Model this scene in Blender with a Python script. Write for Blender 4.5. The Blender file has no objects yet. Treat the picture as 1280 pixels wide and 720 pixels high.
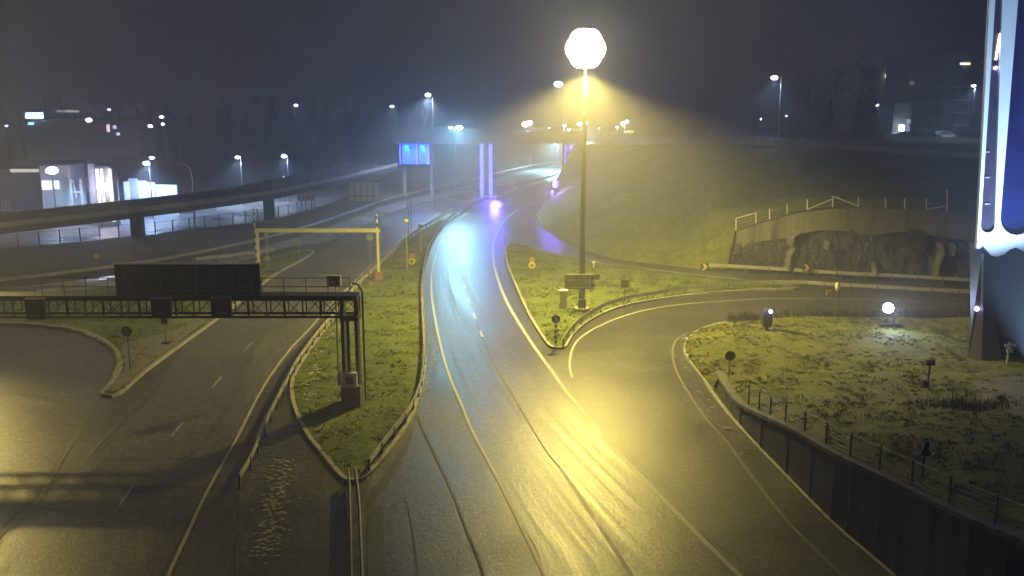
import bpy, bmesh, math, random
from math import sin, cos, pi, sqrt, atan, atan2, radians
from mathutils import Vector, noise
from mathutils.geometry import tessellate_polygon, delaunay_2d_cdt
random.seed(7)
S = bpy.context.scene
C = S.collection
CAMZ = 20.0; F = 1200.0; PITCH = atan(250/1200)
SP, CP = sin(PITCH), cos(PITCH)
# ------------------------------------------------------------------ survey helpers: photo pixel -> world point
def ray(px, py):
    a = (px-640)/F; b = (360-py)/F
    return Vector((a, CP + b*SP, -SP + b*CP))
def G(px, py, z=0.0):
    r = ray(px, py); t = (z-CAMZ)/r.z
    return Vector((r.x*t, r.y*t, z))
def V(px, py, Y):
    r = ray(px, py); t = Y/r.y
    return Vector((r.x*t, Y, CAMZ + r.z*t))
def ZT(P, ytop):                     # height at which a vertical over P reaches photo row ytop
    k = (360-ytop)/F
    return CAMZ + P.y*(k*CP - SP)/(CP + k*SP)
def smooth(pts, n=4):
    if len(pts) < 3: return list(pts)
    out = []
    P = [pts[0]*2-pts[1]] + list(pts) + [pts[-1]*2-pts[-2]]
    for i in range(1, len(P)-2):
        a, b, c, d = P[i-1], P[i], P[i+1], P[i+2]
        for k in range(n):
            t = k/n
            out.append(0.5*((2*b) + (c-a)*t + (2*a-5*b+4*c-d)*t*t + (3*b-a-3*c+d)*t**3))
    out.append(pts[-1].copy())
    return out
def GL(lst, z=0.0, n=4): return smooth([G(x, y, z) for x, y in lst], n)
def lerp_line(pts, d):               # resample a polyline every d metres
    out = [pts[0].copy()]; acc = 0.0
    for a, b in zip(pts, pts[1:]):
        L = (b-a).length
        if L < 1e-6: continue
        s = d-acc
        while s <= L:
            out.append(a + (b-a)*(s/L)); s += d
        acc = L-(s-d)
    return out
# ------------------------------------------------------------------ materials
MATS = {}
def base_mat(name):
    m = bpy.data.materials.new(name); m.use_nodes = True
    MATS[name] = m
    return m, m.node_tree.nodes, m.node_tree.links, m.node_tree.nodes['Principled BSDF']
def noise_n(n, l, scale, detail=4, rough=.6, vec=None, dims='3D'):
    t = n.new('ShaderNodeTexNoise'); t.inputs['Scale'].default_value = scale
    t.inputs['Detail'].default_value = detail; t.inputs['Roughness'].default_value = rough
    if vec: l.new(vec, t.inputs['Vector'])
    return t
def ramp_n(n, l, src, stops):
    r = n.new('ShaderNodeValToRGB'); l.new(src, r.inputs['Fac'])
    e = r.color_ramp.elements
    while len(e) < len(stops): e.new(0.5)
    for i, (p, c) in enumerate(stops):
        e[i].position = p; e[i].color = (*c, 1) if len(c) == 3 else c
    return r
def g3(v): return (v, v, v)
def simple(name, col, rough=.6, metal=0.0, var=.25, scale=3.0, bump=0.0, bscale=20, spec=.5):
    m, n, l, b = base_mat(name)
    geo = n.new('ShaderNodeTexCoord')
    t = noise_n(n, l, scale, 5, .65, geo.outputs['Object'])
    lo = tuple(c*(1-var) for c in col); hi = tuple(min(1, c*(1+var)) for c in col)
    r = ramp_n(n, l, t.outputs['Fac'], [(.3, lo), (.7, hi)])
    l.new(r.outputs['Color'], b.inputs['Base Color'])
    b.inputs['Roughness'].default_value = rough; b.inputs['Metallic'].default_value = metal
    b.inputs['Specular IOR Level'].default_value = spec
    if bump:
        t2 = noise_n(n, l, bscale, 4, .7, geo.outputs['Object'])
        bp = n.new('ShaderNodeBump'); bp.inputs['Strength'].default_value = bump; bp.inputs['Distance'].default_value = .05
        l.new(t2.outputs['Fac'], bp.inputs['Height']); l.new(bp.outputs['Normal'], b.inputs['Normal'])
    return m
def emit(name, col, strength, sample='NONE'):
    m, n, l, b = base_mat(name)
    b.inputs['Base Color'].default_value = (.2, .2, .2, 1)
    b.inputs['Emission Color'].default_value = (*col, 1); b.inputs['Emission Strength'].default_value = strength
    m.cycles.emission_sampling = sample
    return m
def asphalt(name, tone=.05, rmin=.3, rmax=.55, streak=True):
    m, n, l, b = base_mat(name)
    geo = n.new('ShaderNodeNewGeometry'); uv = n.new('ShaderNodeUVMap'); uv.uv_map = 'UVMap'
    fine = noise_n(n, l, 3.2, 3, .8, geo.outputs['Position'])
    grit = noise_n(n, l, 9.0, 2, .8, geo.outputs['Position'])
    big = noise_n(n, l, .12, 5, .6, geo.outputs['Position'])
    mp = n.new('ShaderNodeMapping'); mp.inputs['Scale'].default_value = (1.35, .035, 1); l.new(uv.outputs['UV'], mp.inputs['Vector'])
    st = noise_n(n, l, 1.0, 4, .65, mp.outputs['Vector'])
    def mul(a, bb):
        x = n.new('ShaderNodeMath'); x.operation = 'MULTIPLY'; l.new(a, x.inputs[0])
        if isinstance(bb, float): x.inputs[1].default_value = bb
        else: l.new(bb, x.inputs[1])
        return x.outputs[0]
    mot = noise_n(n, l, 1.1, 4, .8, geo.outputs['Position']); m1 = ramp_n(n, l, mot.outputs['Fac'], [(.36, g3(.68)), (.64, g3(1.32))])
    f1 = ramp_n(n, l, fine.outputs['Fac'], [(.4, g3(.35)), (.6, g3(1.7))])
    g1 = ramp_n(n, l, grit.outputs['Fac'], [(.4, g3(.35)), (.6, g3(1.8))])
    b1 = ramp_n(n, l, big.outputs['Fac'], [(.3, g3(.75)), (.7, g3(1.2))])
    s1 = ramp_n(n, l, st.outputs['Fac'], [(.34, g3(.72)), (.5, g3(1.0)), (.66, g3(1.25))])
    v = mul(mul(mul(mul(f1.outputs[0], m1.outputs[0]), g1.outputs[0]), mul(b1.outputs[0], s1.outputs[0] if streak else 1.0)), tone)
    cc = n.new('ShaderNodeCombineColor')
    l.new(v, cc.inputs[0]); l.new(v, cc.inputs[1]); l.new(mul(v, .96), cc.inputs[2])
    l.new(cc.outputs[0], b.inputs['Base Color'])
    rr = n.new('ShaderNodeMapRange'); rr.inputs['To Min'].default_value = rmin; rr.inputs['To Max'].default_value = rmax
    rr.inputs['From Min'].default_value = .36; rr.inputs['From Max'].default_value = .64
    l.new(st.outputs['Fac'] if streak else big.outputs['Fac'], rr.inputs['Value']); l.new(rr.outputs[0], b.inputs['Roughness'])
    bp = n.new('ShaderNodeBump'); bp.inputs['Strength'].default_value = .5; bp.inputs['Distance'].default_value = .03
    ad = n.new('ShaderNodeMath'); l.new(fine.outputs['Fac'], ad.inputs[0]); l.new(grit.outputs['Fac'], ad.inputs[1])
    l.new(ad.outputs[0], bp.inputs['Height']); l.new(bp.outputs['Normal'], b.inputs['Normal'])
    return m
def grass_mat(name, c1, c2, c3, sc=1.0):
    m, n, l, b = base_mat(name)
    geo = n.new('ShaderNodeNewGeometry')
    a = noise_n(n, l, .35*sc, 6, .7, geo.outputs['Position']); f = noise_n(n, l, 2.6*sc, 6, .75, geo.outputs['Position'])
    r1 = ramp_n(n, l, a.outputs['Fac'], [(.3, c1), (.5, c2), (.72, c3)])
    r2 = ramp_n(n, l, f.outputs['Fac'], [(.32, g3(.35)), (.5, g3(.95)), (.7, g3(1.7))])
    mx = n.new('ShaderNodeMix'); mx.data_type = 'RGBA'; mx.blend_type = 'MULTIPLY'; mx.inputs[0].default_value = 1
    l.new(r1.outputs[0], mx.inputs[6]); l.new(r2.outputs[0], mx.inputs[7]); l.new(mx.outputs[2], b.inputs['Base Color'])
    b.inputs['Roughness'].default_value = .85; b.inputs['Specular IOR Level'].default_value = .15
    bp = n.new('ShaderNodeBump'); bp.inputs['Strength'].default_value = .9; bp.inputs['Distance'].default_value = .25
    l.new(f.outputs['Fac'], bp.inputs['Height']); l.new(bp.outputs['Normal'], b.inputs['Normal'])
    return m
ROAD = asphalt('asphalt_damp', .045, .33, .48)
RAMP = asphalt('asphalt_ramp', .042, .38, .5, False)
ROADM = asphalt('asphalt_motorway', .075, .3, .46)
APRON = asphalt('asphalt_old', .04, .36, .5, False)
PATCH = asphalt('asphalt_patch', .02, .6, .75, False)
WET = asphalt('asphalt_wet', .2, .24, .42, False)
GRASS = grass_mat('verge_grass', (.055, .075, .014), (.11, .145, .024), (.18, .2, .04))
GRASSD = grass_mat('dull_grass', (.04, .042, .02), (.065, .066, .03), (.09, .088, .045), .7)
MOUNDG = grass_mat('tussock_grass', (.07, .075, .02), (.14, .15, .034), (.21, .215, .045), 1.2)
BLADE = grass_mat('dry_blades', (.07, .066, .022), (.12, .115, .034), (.17, .16, .045), 2)
BLADEG = grass_mat('green_blades', (.045, .06, .014), (.09, .105, .024), (.14, .14, .04), 2)
KERB = simple('granite_kerb', (.3, .29, .27), .6, var=.3, scale=2)
PAINT = simple('road_paint', (.4, .39, .36), .5, var=.22, scale=3)
PAINTW = simple('worn_paint', (.15, .148, .138), .55, var=.45, scale=2)
CONC = simple('concrete', (.3, .29, .27), .75, var=.3, scale=.7, bump=.2, bscale=6)
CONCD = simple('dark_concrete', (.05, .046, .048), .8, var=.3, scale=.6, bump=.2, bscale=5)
GRAVEL = simple('gravel_paving', (.13, .125, .11), .85, var=.35, scale=5, bump=.5, bscale=9)
STEEL = simple('galvanised_steel', (.36, .36, .35), .45, .25, .2, 2)
DSTEEL = simple('dark_painted_steel', (.03, .03, .034), .5, .2, .3, 2)
GSTEEL = simple('grey_painted_steel', (.12, .125, .13), .5, .3, .3, 2)
YELLOW = simple('yellow_portal_paint', (.55, .54, .34), .55, var=.15)
ORANGE = simple('orange_paint', (.26, .15, .06), .6, var=.2)
WHITE = simple('white_paint', (.75, .75, .73), .5, var=.1)
CREAM = simple('sign_back_cream', (.75, .7, .5), .6, var=.15)
SIGNG = simple('sign_grey', (.6, .6, .57), .6, var=.08)
SIGNY = simple('sign_yellow', (.6, .48, .05), .5, var=.05)
BLACK = simple('matt_black', (.012, .012, .014), .6, var=.3)
BLUE = simple('sign_blue', (.02, .05, .3), .5, var=.1)
RED = simple('sign_red', (.5, .05, .03), .5, var=.1)
SNOW = simple('old_snow', (.3, .29, .27), .8, var=.5, scale=2.5, bump=.5, bscale=8)
ICE = simple('frozen_seep', (.15, .148, .135), .35, var=.5, scale=1.5, bump=.4, bscale=4)
TWIG = simple('bare_twigs', (.05, .042, .034), .9, var=.3)
NEEDLE = simple('spruce_needles', (.028, .042, .022), .9, var=.4)
WALLB = simple('rendered_wall', (.25, .25, .25), .8, var=.15)
WALLD = simple('dark_brick_wall', (.09, .075, .07), .85, var=.3)
WALLW = simple('white_panel_wall', (.6, .61, .63), .7, var=.1)
GLASSD = simple('dark_window', (.02, .022, .03), .12, var=.2)
PYLP = simple('pylon_pale_metal', (.74, .75, .77), .5, var=.06, scale=.6)
PYLD = simple('pylon_dark_cladding', (.022, .016, .045), .45, .1, .15, .8)
PYLV = simple('pylon_violet_glazing', (.05, .035, .06), .35, .1, .3, 1.2)
PYLB = simple('pylon_blue_glazing', (.007, .01, .07), .3, .1, .2, .8)
LENS = emit('lamp_cool', (.72, .82, 1), 26)
LENSV = emit('lamp_violet', (.62, .5, 1), 16)
LENSY = emit('lamp_sodium', (1, .9, .5), 60)
LED = emit('led_violet', (.06, .02, 1), 5, 'AUTO')
LEDC = emit('led_core', (.03, .03, 1), 12, 'AUTO')
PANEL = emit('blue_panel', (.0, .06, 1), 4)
WINW = emit('window_warm', (1, .86, .55), 3.0)
WINC = emit('window_cool', (.6, .75, 1), 3.0)
SIGNL = emit('lit_sign_cyan', (.45, .72, 1), 18)
WARM = emit('lit_glazing', (1, .93, .68), 1.6)
# rock with ice-worn ribs
m, n, l, b = base_mat('rock_face')
geo = n.new('ShaderNodeNewGeometry'); mp = n.new('ShaderNodeMapping'); mp.inputs['Scale'].default_value = (1.2, 1.2, .22)
l.new(geo.outputs['Position'], mp.inputs['Vector'])
t = noise_n(n, l, 1.1, 8, .72, mp.outputs['Vector'])
r = ramp_n(n, l, t.outputs['Fac'], [(.3, (.006, .006, .006)), (.5, (.03, .028, .026)), (.62, (.06, .057, .05)), (.75, (.14, .13, .11))])
l.new(r.outputs[0], b.inputs['Base Color']); b.inputs['Roughness'].default_value = .6
bp = n.new('ShaderNodeBump'); bp.inputs['Strength'].default_value = 1; bp.inputs['Distance'].default_value = .6
l.new(t.outputs['Fac'], bp.inputs['Height']); l.new(bp.outputs['Normal'], b.inputs['Normal'])
ROCK = m
# concrete with vertical drip stains
m, n, l, b = base_mat('stained_concrete')
geo = n.new('ShaderNodeNewGeometry'); mp = n.new('ShaderNodeMapping'); mp.inputs['Scale'].default_value = (1.6, 1.6, .12)
l.new(geo.outputs['Position'], mp.inputs['Vector'])
t = noise_n(n, l, 1.0, 5, .7, mp.outputs['Vector'])
r = ramp_n(n, l, t.outputs['Fac'], [(.36, (.045, .043, .036)), (.5, (.12, .115, .095)), (.66, (.17, .165, .135))])
l.new(r.outputs[0], b.inputs['Base Color']); b.inputs['Roughness'].default_value = .85
STAIN = m
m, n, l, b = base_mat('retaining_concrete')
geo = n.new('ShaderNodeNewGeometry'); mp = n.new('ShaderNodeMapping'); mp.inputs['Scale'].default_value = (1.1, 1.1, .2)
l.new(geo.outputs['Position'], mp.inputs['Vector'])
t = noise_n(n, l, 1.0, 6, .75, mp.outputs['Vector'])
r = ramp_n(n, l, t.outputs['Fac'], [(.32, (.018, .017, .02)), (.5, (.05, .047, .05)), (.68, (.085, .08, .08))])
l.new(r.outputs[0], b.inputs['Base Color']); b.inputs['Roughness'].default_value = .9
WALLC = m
# ------------------------------------------------------------------ mesh helpers
class MB:
    def __init__(s): s.v = []; s.f = []; s.uv = None; s.mi = []
    def add(s, vs, fs):
        o = len(s.v); s.v += [Vector(v) for v in vs]; s.f += [tuple(i+o for i in f) for f in fs]; return s
    def box(s, c, d, yaw=0.0):
        cx, cy, cz = c; x, y, z = d[0]/2, d[1]/2, d[2]/2; k, q = cos(yaw), sin(yaw)
        vs = [(cx+a*x*k-bb*y*q, cy+a*x*q+bb*y*k, cz+g*z) for a in (-1, 1) for bb in (-1, 1) for g in (-1, 1)]
        return s.add(vs, [(0, 1, 3, 2), (4, 6, 7, 5), (0, 4, 5, 1), (2, 3, 7, 6), (0, 2, 6, 4), (1, 5, 7, 3)])
    def tube(s, pts, r, n=8, r2=None, cap=True):
        pts = [Vector(p) for p in pts]; N = len(pts); rs = [r + ((r2 if r2 is not None else r)-r)*i/max(1, N-1) for i in range(N)]
        o = len(s.v)
        for i, p in enumerate(pts):
            d = (pts[min(i+1, N-1)]-pts[max(i-1, 0)]).normalized()
            up = Vector((0, 0, 1)) if abs(d.z) < .95 else Vector((1, 0, 0))
            a = d.cross(up).normalized(); bb = a.cross(d)
            for k in range(n):
                w = 2*pi*k/n; s.v.append(p + (a*cos(w)+bb*sin(w))*rs[i])
        for i in range(N-1):
            for k in range(n):
                s.f.append((o+i*n+k, o+i*n+(k+1) % n, o+(i+1)*n+(k+1) % n, o+(i+1)*n+k))
        if cap:
            s.f.append(tuple(o+k for k in range(n))[::-1]); s.f.append(tuple(o+(N-1)*n+k for k in range(n)))
        return s
    def sweep(s, pts, prof, closed_prof=True):     # prof: (offset sideways to the left, up)
        N = len(pts); o = len(s.v); M = len(prof)
        for i, p in enumerate(pts):
            d = (pts[min(i+1, N-1)]-pts[max(i-1, 0)]); d.z = 0; d.normalize(); q = Vector((-d.y, d.x, 0))
            for (a, z) in prof: s.v.append(p + q*a + Vector((0, 0, z)))
        for i in range(N-1):
            for k in range(M if closed_prof else M-1):
                s.f.append((o+i*M+k, o+i*M+(k+1) % M, o+(i+1)*M+(k+1) % M, o+(i+1)*M+k))
        if closed_prof:
            s.f.append(tuple(o+k for k in range(M))); s.f.append(tuple(o+(N-1)*M+k for k in range(M))[::-1])
        return s
    def disc(s, c, r, nrm, th=.03, n=20):
        nrm = Vector(nrm).normalized(); return s.tube([Vector(c)-nrm*th/2, Vector(c)+nrm*th/2], r, n)
    def prism(s, loops, ext):                       # loops: outer + holes (3D pts in one plane), ext vector
        ext = Vector(ext); flat = [Vector(p) for lp in loops for p in lp]; o = len(s.v); N = len(flat)
        tri = tessellate_polygon([[Vector(p) for p in lp] for lp in loops])
        s.v += flat + [p+ext for p in flat]
        for t in tri: s.f.append(tuple(o+i for i in t)); s.f.append(tuple(o+N+i for i in reversed(t)))
        k = 0
        for lp in loops:
            L = len(lp)
            for i in range(L): a, bq = k+i, k+(i+1) % L; s.f.append((o+a, o+bq, o+N+bq, o+N+a))
            k += L
        return s
    def sphere(s, c, r, n=10, sz=1.0):
        c = Vector(c); o = len(s.v); m_ = n//2
        for i in range(m_+1):
            th = pi*i/m_
            for k in range(n): s.v.append(c + Vector((r*sin(th)*cos(2*pi*k/n), r*sin(th)*sin(2*pi*k/n), r*sz*cos(th))))
        for i in range(m_):
            for k in range(n): s.f.append((o+i*n+k, o+(i+1)*n+k, o+(i+1)*n+(k+1) % n, o+i*n+(k+1) % n))
        return s
    def build(s, name, mat, parent=None, origin=None, shade=False):
        me = bpy.data.meshes.new(name)
        org = Vector(origin) if origin is not None else (parent_origin(parent) if parent else Vector((0, 0, 0)))
        me.from_pydata([v-org for v in s.v], [], s.f); me.materials.append(mat)
        if s.uv:
            ul = me.uv_layers.new(name='UVMap')
            for p in me.polygons:
                for li in p.loop_indices: ul.data[li].uv = s.uv[me.loops[li].vertex_index]
        bm = bmesh.new(); bm.from_mesh(me); bmesh.ops.recalc_face_normals(bm, faces=bm.faces); bm.to_mesh(me); bm.free()
        if shade:
            for p in me.polygons: p.use_smooth = True
        me.update()
        o = bpy.data.objects.new(name, me); C.objects.link(o)
        if parent: o.parent = parent
        else: o.location = org
        return o
def parent_origin(p):
    v = Vector((0, 0, 0))
    while p is not None: v = v + Vector(p.location); p = p.parent
    return v
def tag(o, label=None, cat=None, group=None, kind=None):
    if label: o['label'] = label
    if cat: o['category'] = cat
    if group: o['group'] = group
    if kind: o['kind'] = kind
    return o
def thing(name, loc, label, cat, group=None):
    o = bpy.data.objects.new(name, None); C.objects.link(o); o.location = loc; o.empty_display_size = .2
    return tag(o, label, cat, group)
def struct(o, label=None): o['kind'] = 'structure'; return tag(o, label)
def copy_tree(o, parent=None):
    c = o.copy(); C.objects.link(c); c.parent = parent
    for ch in list(o.children): copy_tree(ch, c)
    return c
def light(kind, loc, power, col, parent=None, aim=None, size=150, blend=.5, radius=.15):
    L = bpy.data.lights.new('lamp_light', kind); L.energy = power; L.color = col; L.shadow_soft_size = radius
    if kind == 'SPOT': L.spot_size = radians(size); L.spot_blend = blend
    o = bpy.data.objects.new('lamp_light', L); C.objects.link(o)
    o.location = Vector(loc) - (parent_origin(parent) if parent else Vector((0, 0, 0)))
    if parent: o.parent = parent
    if aim is not None: o.rotation_euler = (Vector(aim)-Vector(loc)).to_track_quat('-Z', 'Y').to_euler()
    return o
def strip(name, left, right, z, mat, n=4):           # road between two edge lists of photo points; uv in metres
    Lp, Rp = GL(left, 0, n), GL(right, 0, n); N = max(len(Lp), len(Rp))
    def res(P):
        d = [0]
        for a, bq in zip(P, P[1:]): d.append(d[-1]+(bq-a).length)
        out = []
        for i in range(N):
            t_ = d[-1]*i/(N-1); j = 0
            while j < len(d)-2 and d[j+1] < t_: j += 1
            out.append(P[j].lerp(P[j+1], (t_-d[j])/max(1e-9, d[j+1]-d[j])))
        return out
    Lp, Rp = res(Lp), res(Rp); mb = MB(); mb.uv = []; v = 0; K = 6
    for i in range(N):
        if i: v += ((Lp[i]+Rp[i])/2-(Lp[i-1]+Rp[i-1])/2).length
        w = (Rp[i]-Lp[i]).length
        for k in range(K+1):
            p = Lp[i].lerp(Rp[i], k/K); p.z = z; mb.v.append(p); mb.uv.append((w*k/K, v))
    for i in range(N-1):
        for k in range(K): a = i*(K+1)+k; mb.f.append((a, a+1, a+K+2, a+K+1))
    return struct(mb.build(name, mat))
def line(name, pts, w, z, mat, dash=None):
    P = pts; mb = MB()
    if dash:
        R = lerp_line(P, .5); on, off = dash; per = int((on+off)/.5); k = 0
        while k < len(R)-1:
            seg = R[k:k+int(on/.5)+1]
            if len(seg) > 1: rib(mb, seg, w, z)
            k += per
    else: rib(mb, P, w, z)
    return struct(mb.build(name, mat))
def rib(mb, P, w, z):
    N = len(P); o = len(mb.v)
    for i, p in enumerate(P):
        d = (P[min(i+1, N-1)]-P[max(i-1, 0)]); d.z = 0; d.normalize(); q = Vector((-d.y, d.x, 0))
        mb.v += [Vector((p.x, p.y, z))+q*w/2, Vector((p.x, p.y, z))-q*w/2]
    for i in range(N-1): mb.f.append((o+2*i, o+2*i+1, o+2*i+3, o+2*i+2))
def patch(name, loop, zf, mat, step=1.0, skirt=0.0):   # terrain patch inside a closed world loop, height by zf(x,y,edge_distance)
    loop = [Vector((p.x, p.y)) for p in loop]
    clean = [loop[0]]
    for p in loop[1:]:
        if (p-clean[-1]).length > .05: clean.append(p)
    if (clean[0]-clean[-1]).length < .05: clean.pop()
    loop = clean; xs = [p.x for p in loop]; ys = [p.y for p in loop]; L = len(loop)
    def inside(x, y):
        c = False; j = L-1
        for i in range(L):
            a, bq = loop[i], loop[j]
            if (a.y > y) != (bq.y > y) and x < (bq.x-a.x)*(y-a.y)/(bq.y-a.y)+a.x: c = not c
            j = i
        return c
    pts = list(loop); x = min(xs)+step/2
    while x < max(xs):
        y = min(ys)+step/2
        while y < max(ys):
            q = Vector((x+random.uniform(-.25, .25)*step, y+random.uniform(-.25, .25)*step))
            if inside(q.x, q.y) and min((q-p).length_squared for p in loop) > (step*.4)**2: pts.append(q)
            y += step
        x += step
    vs, es, fs, *_ = delaunay_2d_cdt(pts, [(i, (i+1) % L) for i in range(L)], [], 1, 1e-5)
    mb = MB(); mb.v = [Vector((p.x, p.y, zf(p.x, p.y))) for p in vs]; mb.f = [tuple(f) for f in fs]
    return mb
def dist_poly(x, y, P):
    best = 1e18; zb = 0
    for a, bq in zip(P, P[1:]):
        dx, dy = bq.x-a.x, bq.y-a.y; L2 = dx*dx+dy*dy
        t_ = 0 if L2 == 0 else max(0, min(1, ((x-a.x)*dx+(y-a.y)*dy)/L2))
        d = (x-a.x-dx*t_)**2+(y-a.y-dy*t_)**2
        if d < best: best = d; zb = a.z+(bq.z-a.z)*t_
    return sqrt(best), zb
def nz(x, y, s, seed=0): return noise.fractal(Vector((x*s, y*s, seed)), 1.0, 2.0, 4)
# ------------------------------------------------------------------ ground and roads
g = MB()
xs = [-700, -300, -120, -60, 0, 60, 120, 300, 700]; ys = [-60, 0, 40, 80, 130, 200, 300, 500, 900]
for y in ys:
    for x in xs: g.v.append(Vector((x, y, -.05)))
for j in range(len(ys)-1):
    for i in range(len(xs)-1): a = j*len(xs)+i; g.f.append((a, a+1, a+len(xs)+1, a+len(xs)))
struct(g.build('ground', GRASSD))
# foreground apron under everything near
ap = [(-420, 1400), (-420, 600), (-200, 420), (0, 400), (120, 416), (300, 372), (400, 318), (470, 300), (560, 262), (640, 232), (705, 216),
      (690, 248), (668, 272), (700, 300), (760, 326), (800, 330), (905, 338), (1215, 352), (1330, 356), (1330, 408), (1215, 404), (1060, 398), (977, 399), (915, 407),
      (890, 425), (885, 462), (897, 492), (925, 533), (982, 594), (1038, 651), (1118, 722), (1200, 800), (1300, 900), (1500, 1400)]
apw = [G(x, y, -.02) for x, y in ap]
mb = MB(); tri = tessellate_polygon([apw]); mb.v = apw; mb.f = [tuple(t) for t in tri]; mb.uv = [(p.x, p.y) for p in apw]
struct(mb.build('road_apron', APRON))
strip('motorway', [(-160, 900), (-50, 740), (0, 682), (78, 600), (137, 548), (196, 490), (230, 434), (285, 392), (355, 340), (412, 308), (440, 292), (490, 266), (560, 247)],
      [(120, 900), (192, 740), (222, 678), (272, 582), (320, 505), (345, 465), (390, 413), (430, 372), (462, 340), (490, 312), (518, 290), (548, 270), (590, 251)], 0.004, ROADM)
strip('opposite_carriageway', [(-260, 375), (-100, 364), (0, 361), (145, 344), (230, 330), (310, 313), (377, 295), (442, 272), (493, 253), (570, 235), (650, 215), (720, 201)],
      [(-260, 395), (-100, 382), (0, 373), (145, 356), (250, 338), (310, 324), (362, 308), (405, 303), (440, 290), (490, 265), (560, 246), (650, 228), (740, 210)], -.006, WET)
strip('main_road', [(720, 1150), (686, 730), (646, 646), (622, 598), (591, 540), (568, 487), (553, 440), (543, 396), (538, 360), (540, 330), (551, 300), (567, 278), (597, 255), (628, 242), (660, 231), (705, 219)],
      [(1320, 1150), (925, 720), (866, 662), (808, 602), (767, 560), (737, 525), (712, 495), (687, 460), (662, 425), (647, 400), (630, 370), (619, 335), (618, 308), (628, 286), (650, 272), (680, 256), (720, 243)], .008, ROAD)
strip('slip_road', [(640, 262), (655, 276), (672, 287), (700, 302), (725, 313), (750, 321), (767, 326), (800, 330), (880, 339), (943, 342), (1047, 347), (1215, 359), (1320, 364)],
      [(617, 300), (632, 301), (652, 306), (680, 314), (705, 320), (722, 324), (762, 331), (800, 335), (870, 344), (943, 352), (993, 360), (1213, 371), (1320, 377)], .004, ROAD)
strip('ramp_road', [(780, 600), (735, 540), (715, 470), (712, 452), (718, 433), (730, 420), (752, 406), (782, 394), (815, 386), (857, 380), (927, 374), (993, 372), (1127, 374), (1320, 382)],
      [(1330, 980), (1110, 760), (1019, 687), (982, 649), (937, 592), (880, 520), (852, 480), (841, 450), (842, 432), (856, 419), (882, 409), (911, 402), (977, 395), (1127, 396), (1320, 404)], .000, RAMP)
strip('wet_yard', [(-220, 262), (0, 256), (120, 251), (230, 246), (330, 238), (400, 229), (490, 214)],
      [(-220, 330), (0, 311), (80, 304), (165, 296), (250, 287), (330, 276), (400, 262)], -.006, WET)
strip('entry_ramp', [(-500, 560), (-200, 408), (-60, 404), (0, 409), (60, 412), (100, 419), (128, 431), (143, 447), (146, 462), (136, 482)],
      [(-700, 1200), (-400, 900), (-250, 820), (-180, 780), (-100, 740), (-30, 700), (20, 640), (60, 595), (90, 552), (110, 512)], .002, ROADM)
# dark repair patches and seams
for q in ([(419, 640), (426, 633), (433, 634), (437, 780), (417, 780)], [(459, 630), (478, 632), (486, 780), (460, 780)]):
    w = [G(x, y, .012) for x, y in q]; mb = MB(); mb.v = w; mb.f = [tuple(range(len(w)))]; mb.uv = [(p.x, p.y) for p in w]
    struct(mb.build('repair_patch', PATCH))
line('asphalt_seam', GL([(522, 520), (530, 540), (561, 605), (581, 657), (605, 719), (630, 800)]), .12, .013, PATCH)
line('asphalt_seam', GL([(596, 403), (604, 425), (613, 445), (620, 460), (645, 502), (680, 560), (700, 585)]), .09, .013, PATCH)
line('asphalt_seam', GL([(-30, 690), (48, 617), (100, 580), (150, 545)]), .08, .013, PATCH)
line('asphalt_seam', GL([(300, 610), (298, 660), (296, 730)]), .09, .013, PATCH)
line('asphalt_seam', GL([(345, 660), (352, 640), (365, 622), (405, 618)]), .06, .013, PATCH)
line('asphalt_seam', GL([(480, 640), (505, 625), (515, 660), (524, 730)]), .06, .013, PATCH)
# painted lines
line('edge_line', GL([(170, 810), (210, 720), (240, 655), (253, 626), (280, 576), (296, 548), (332, 479), (361, 439), (385, 413), (417, 378), (440, 355), (470, 326), (500, 300), (522, 285), (556, 266)]), .17, .016, PAINT)
line('edge_line', GL([(-60, 735), (0, 670), (52, 624), (76, 604), (108, 572), (152, 524), (196, 480), (220, 459), (239, 440), (290, 398), (328, 362), (361, 338), (414, 311), (442, 293), (490, 267), (550, 249)]), .16, .016, PAINTW)
line('edge_line', GL([(48, 626), (74, 580), (96, 544), (108, 524), (118, 504)]), .2, .0165, PAINTW)
line('lane_dashes', GL([(60, 760), (130, 660), (180, 588), (213, 547), (262, 488), (318, 425), (361, 382), (393, 354), (422, 331), (448, 312), (490, 288), (540, 264)]), .14, .016, PAINT, (2.5, 7))
line('edge_line', GL([(740, 850), (681, 719), (646, 646), (622, 598), (591, 540), (577, 506), (559, 462), (545, 405), (539, 360), (542, 330), (552, 300), (567, 280), (597, 257), (628, 244), (665, 231)]), .18, .016, PAINT)
line('edge_line', GL([(1000, 790), (925, 720), (866, 662), (808, 602), (767, 560), (737, 525), (712, 495), (687, 460), (662, 425), (635, 380), (621, 345), (616, 318), (619, 297), (631, 275), (648, 262), (668, 252)]), .26, .016, PAINT)
line('lane_dashes', GL([(592, 280), (582, 310), (581, 322), (580, 344), (584, 370), (595, 400), (606, 428)]), .16, .016, PAINT, (2.0, 4.5))
line('lane_dashes', GL([(700, 585), (719, 612), (760, 674), (810, 750)]), .2, .016, PAINTW, (6, 1))
line('edge_line', GL([(715, 472), (712, 455), (716, 435), (727, 421), (750, 407), (780, 395), (815, 386), (857, 380), (927, 375), (993, 373), (1127, 376), (1215, 381)]), .16, .012, PAINT)
line('edge_line', GL([(911, 403), (882, 410), (852, 420), (842, 432), (841, 447), (847, 467), (860, 490), (880, 520), (911, 556), (937, 592), (982, 649), (1019, 687), (1060, 727)]), .15, .012, PAINTW)
line('edge_line', GL([(700, 303), (750, 323), (800, 331.5), (880, 341), (943, 344)]), .12, .02, PAINTW)
line('edge_line', GL([(377, 297), (442, 274), (493, 255), (570, 237)]), .16, .01, PAINTW)
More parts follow.
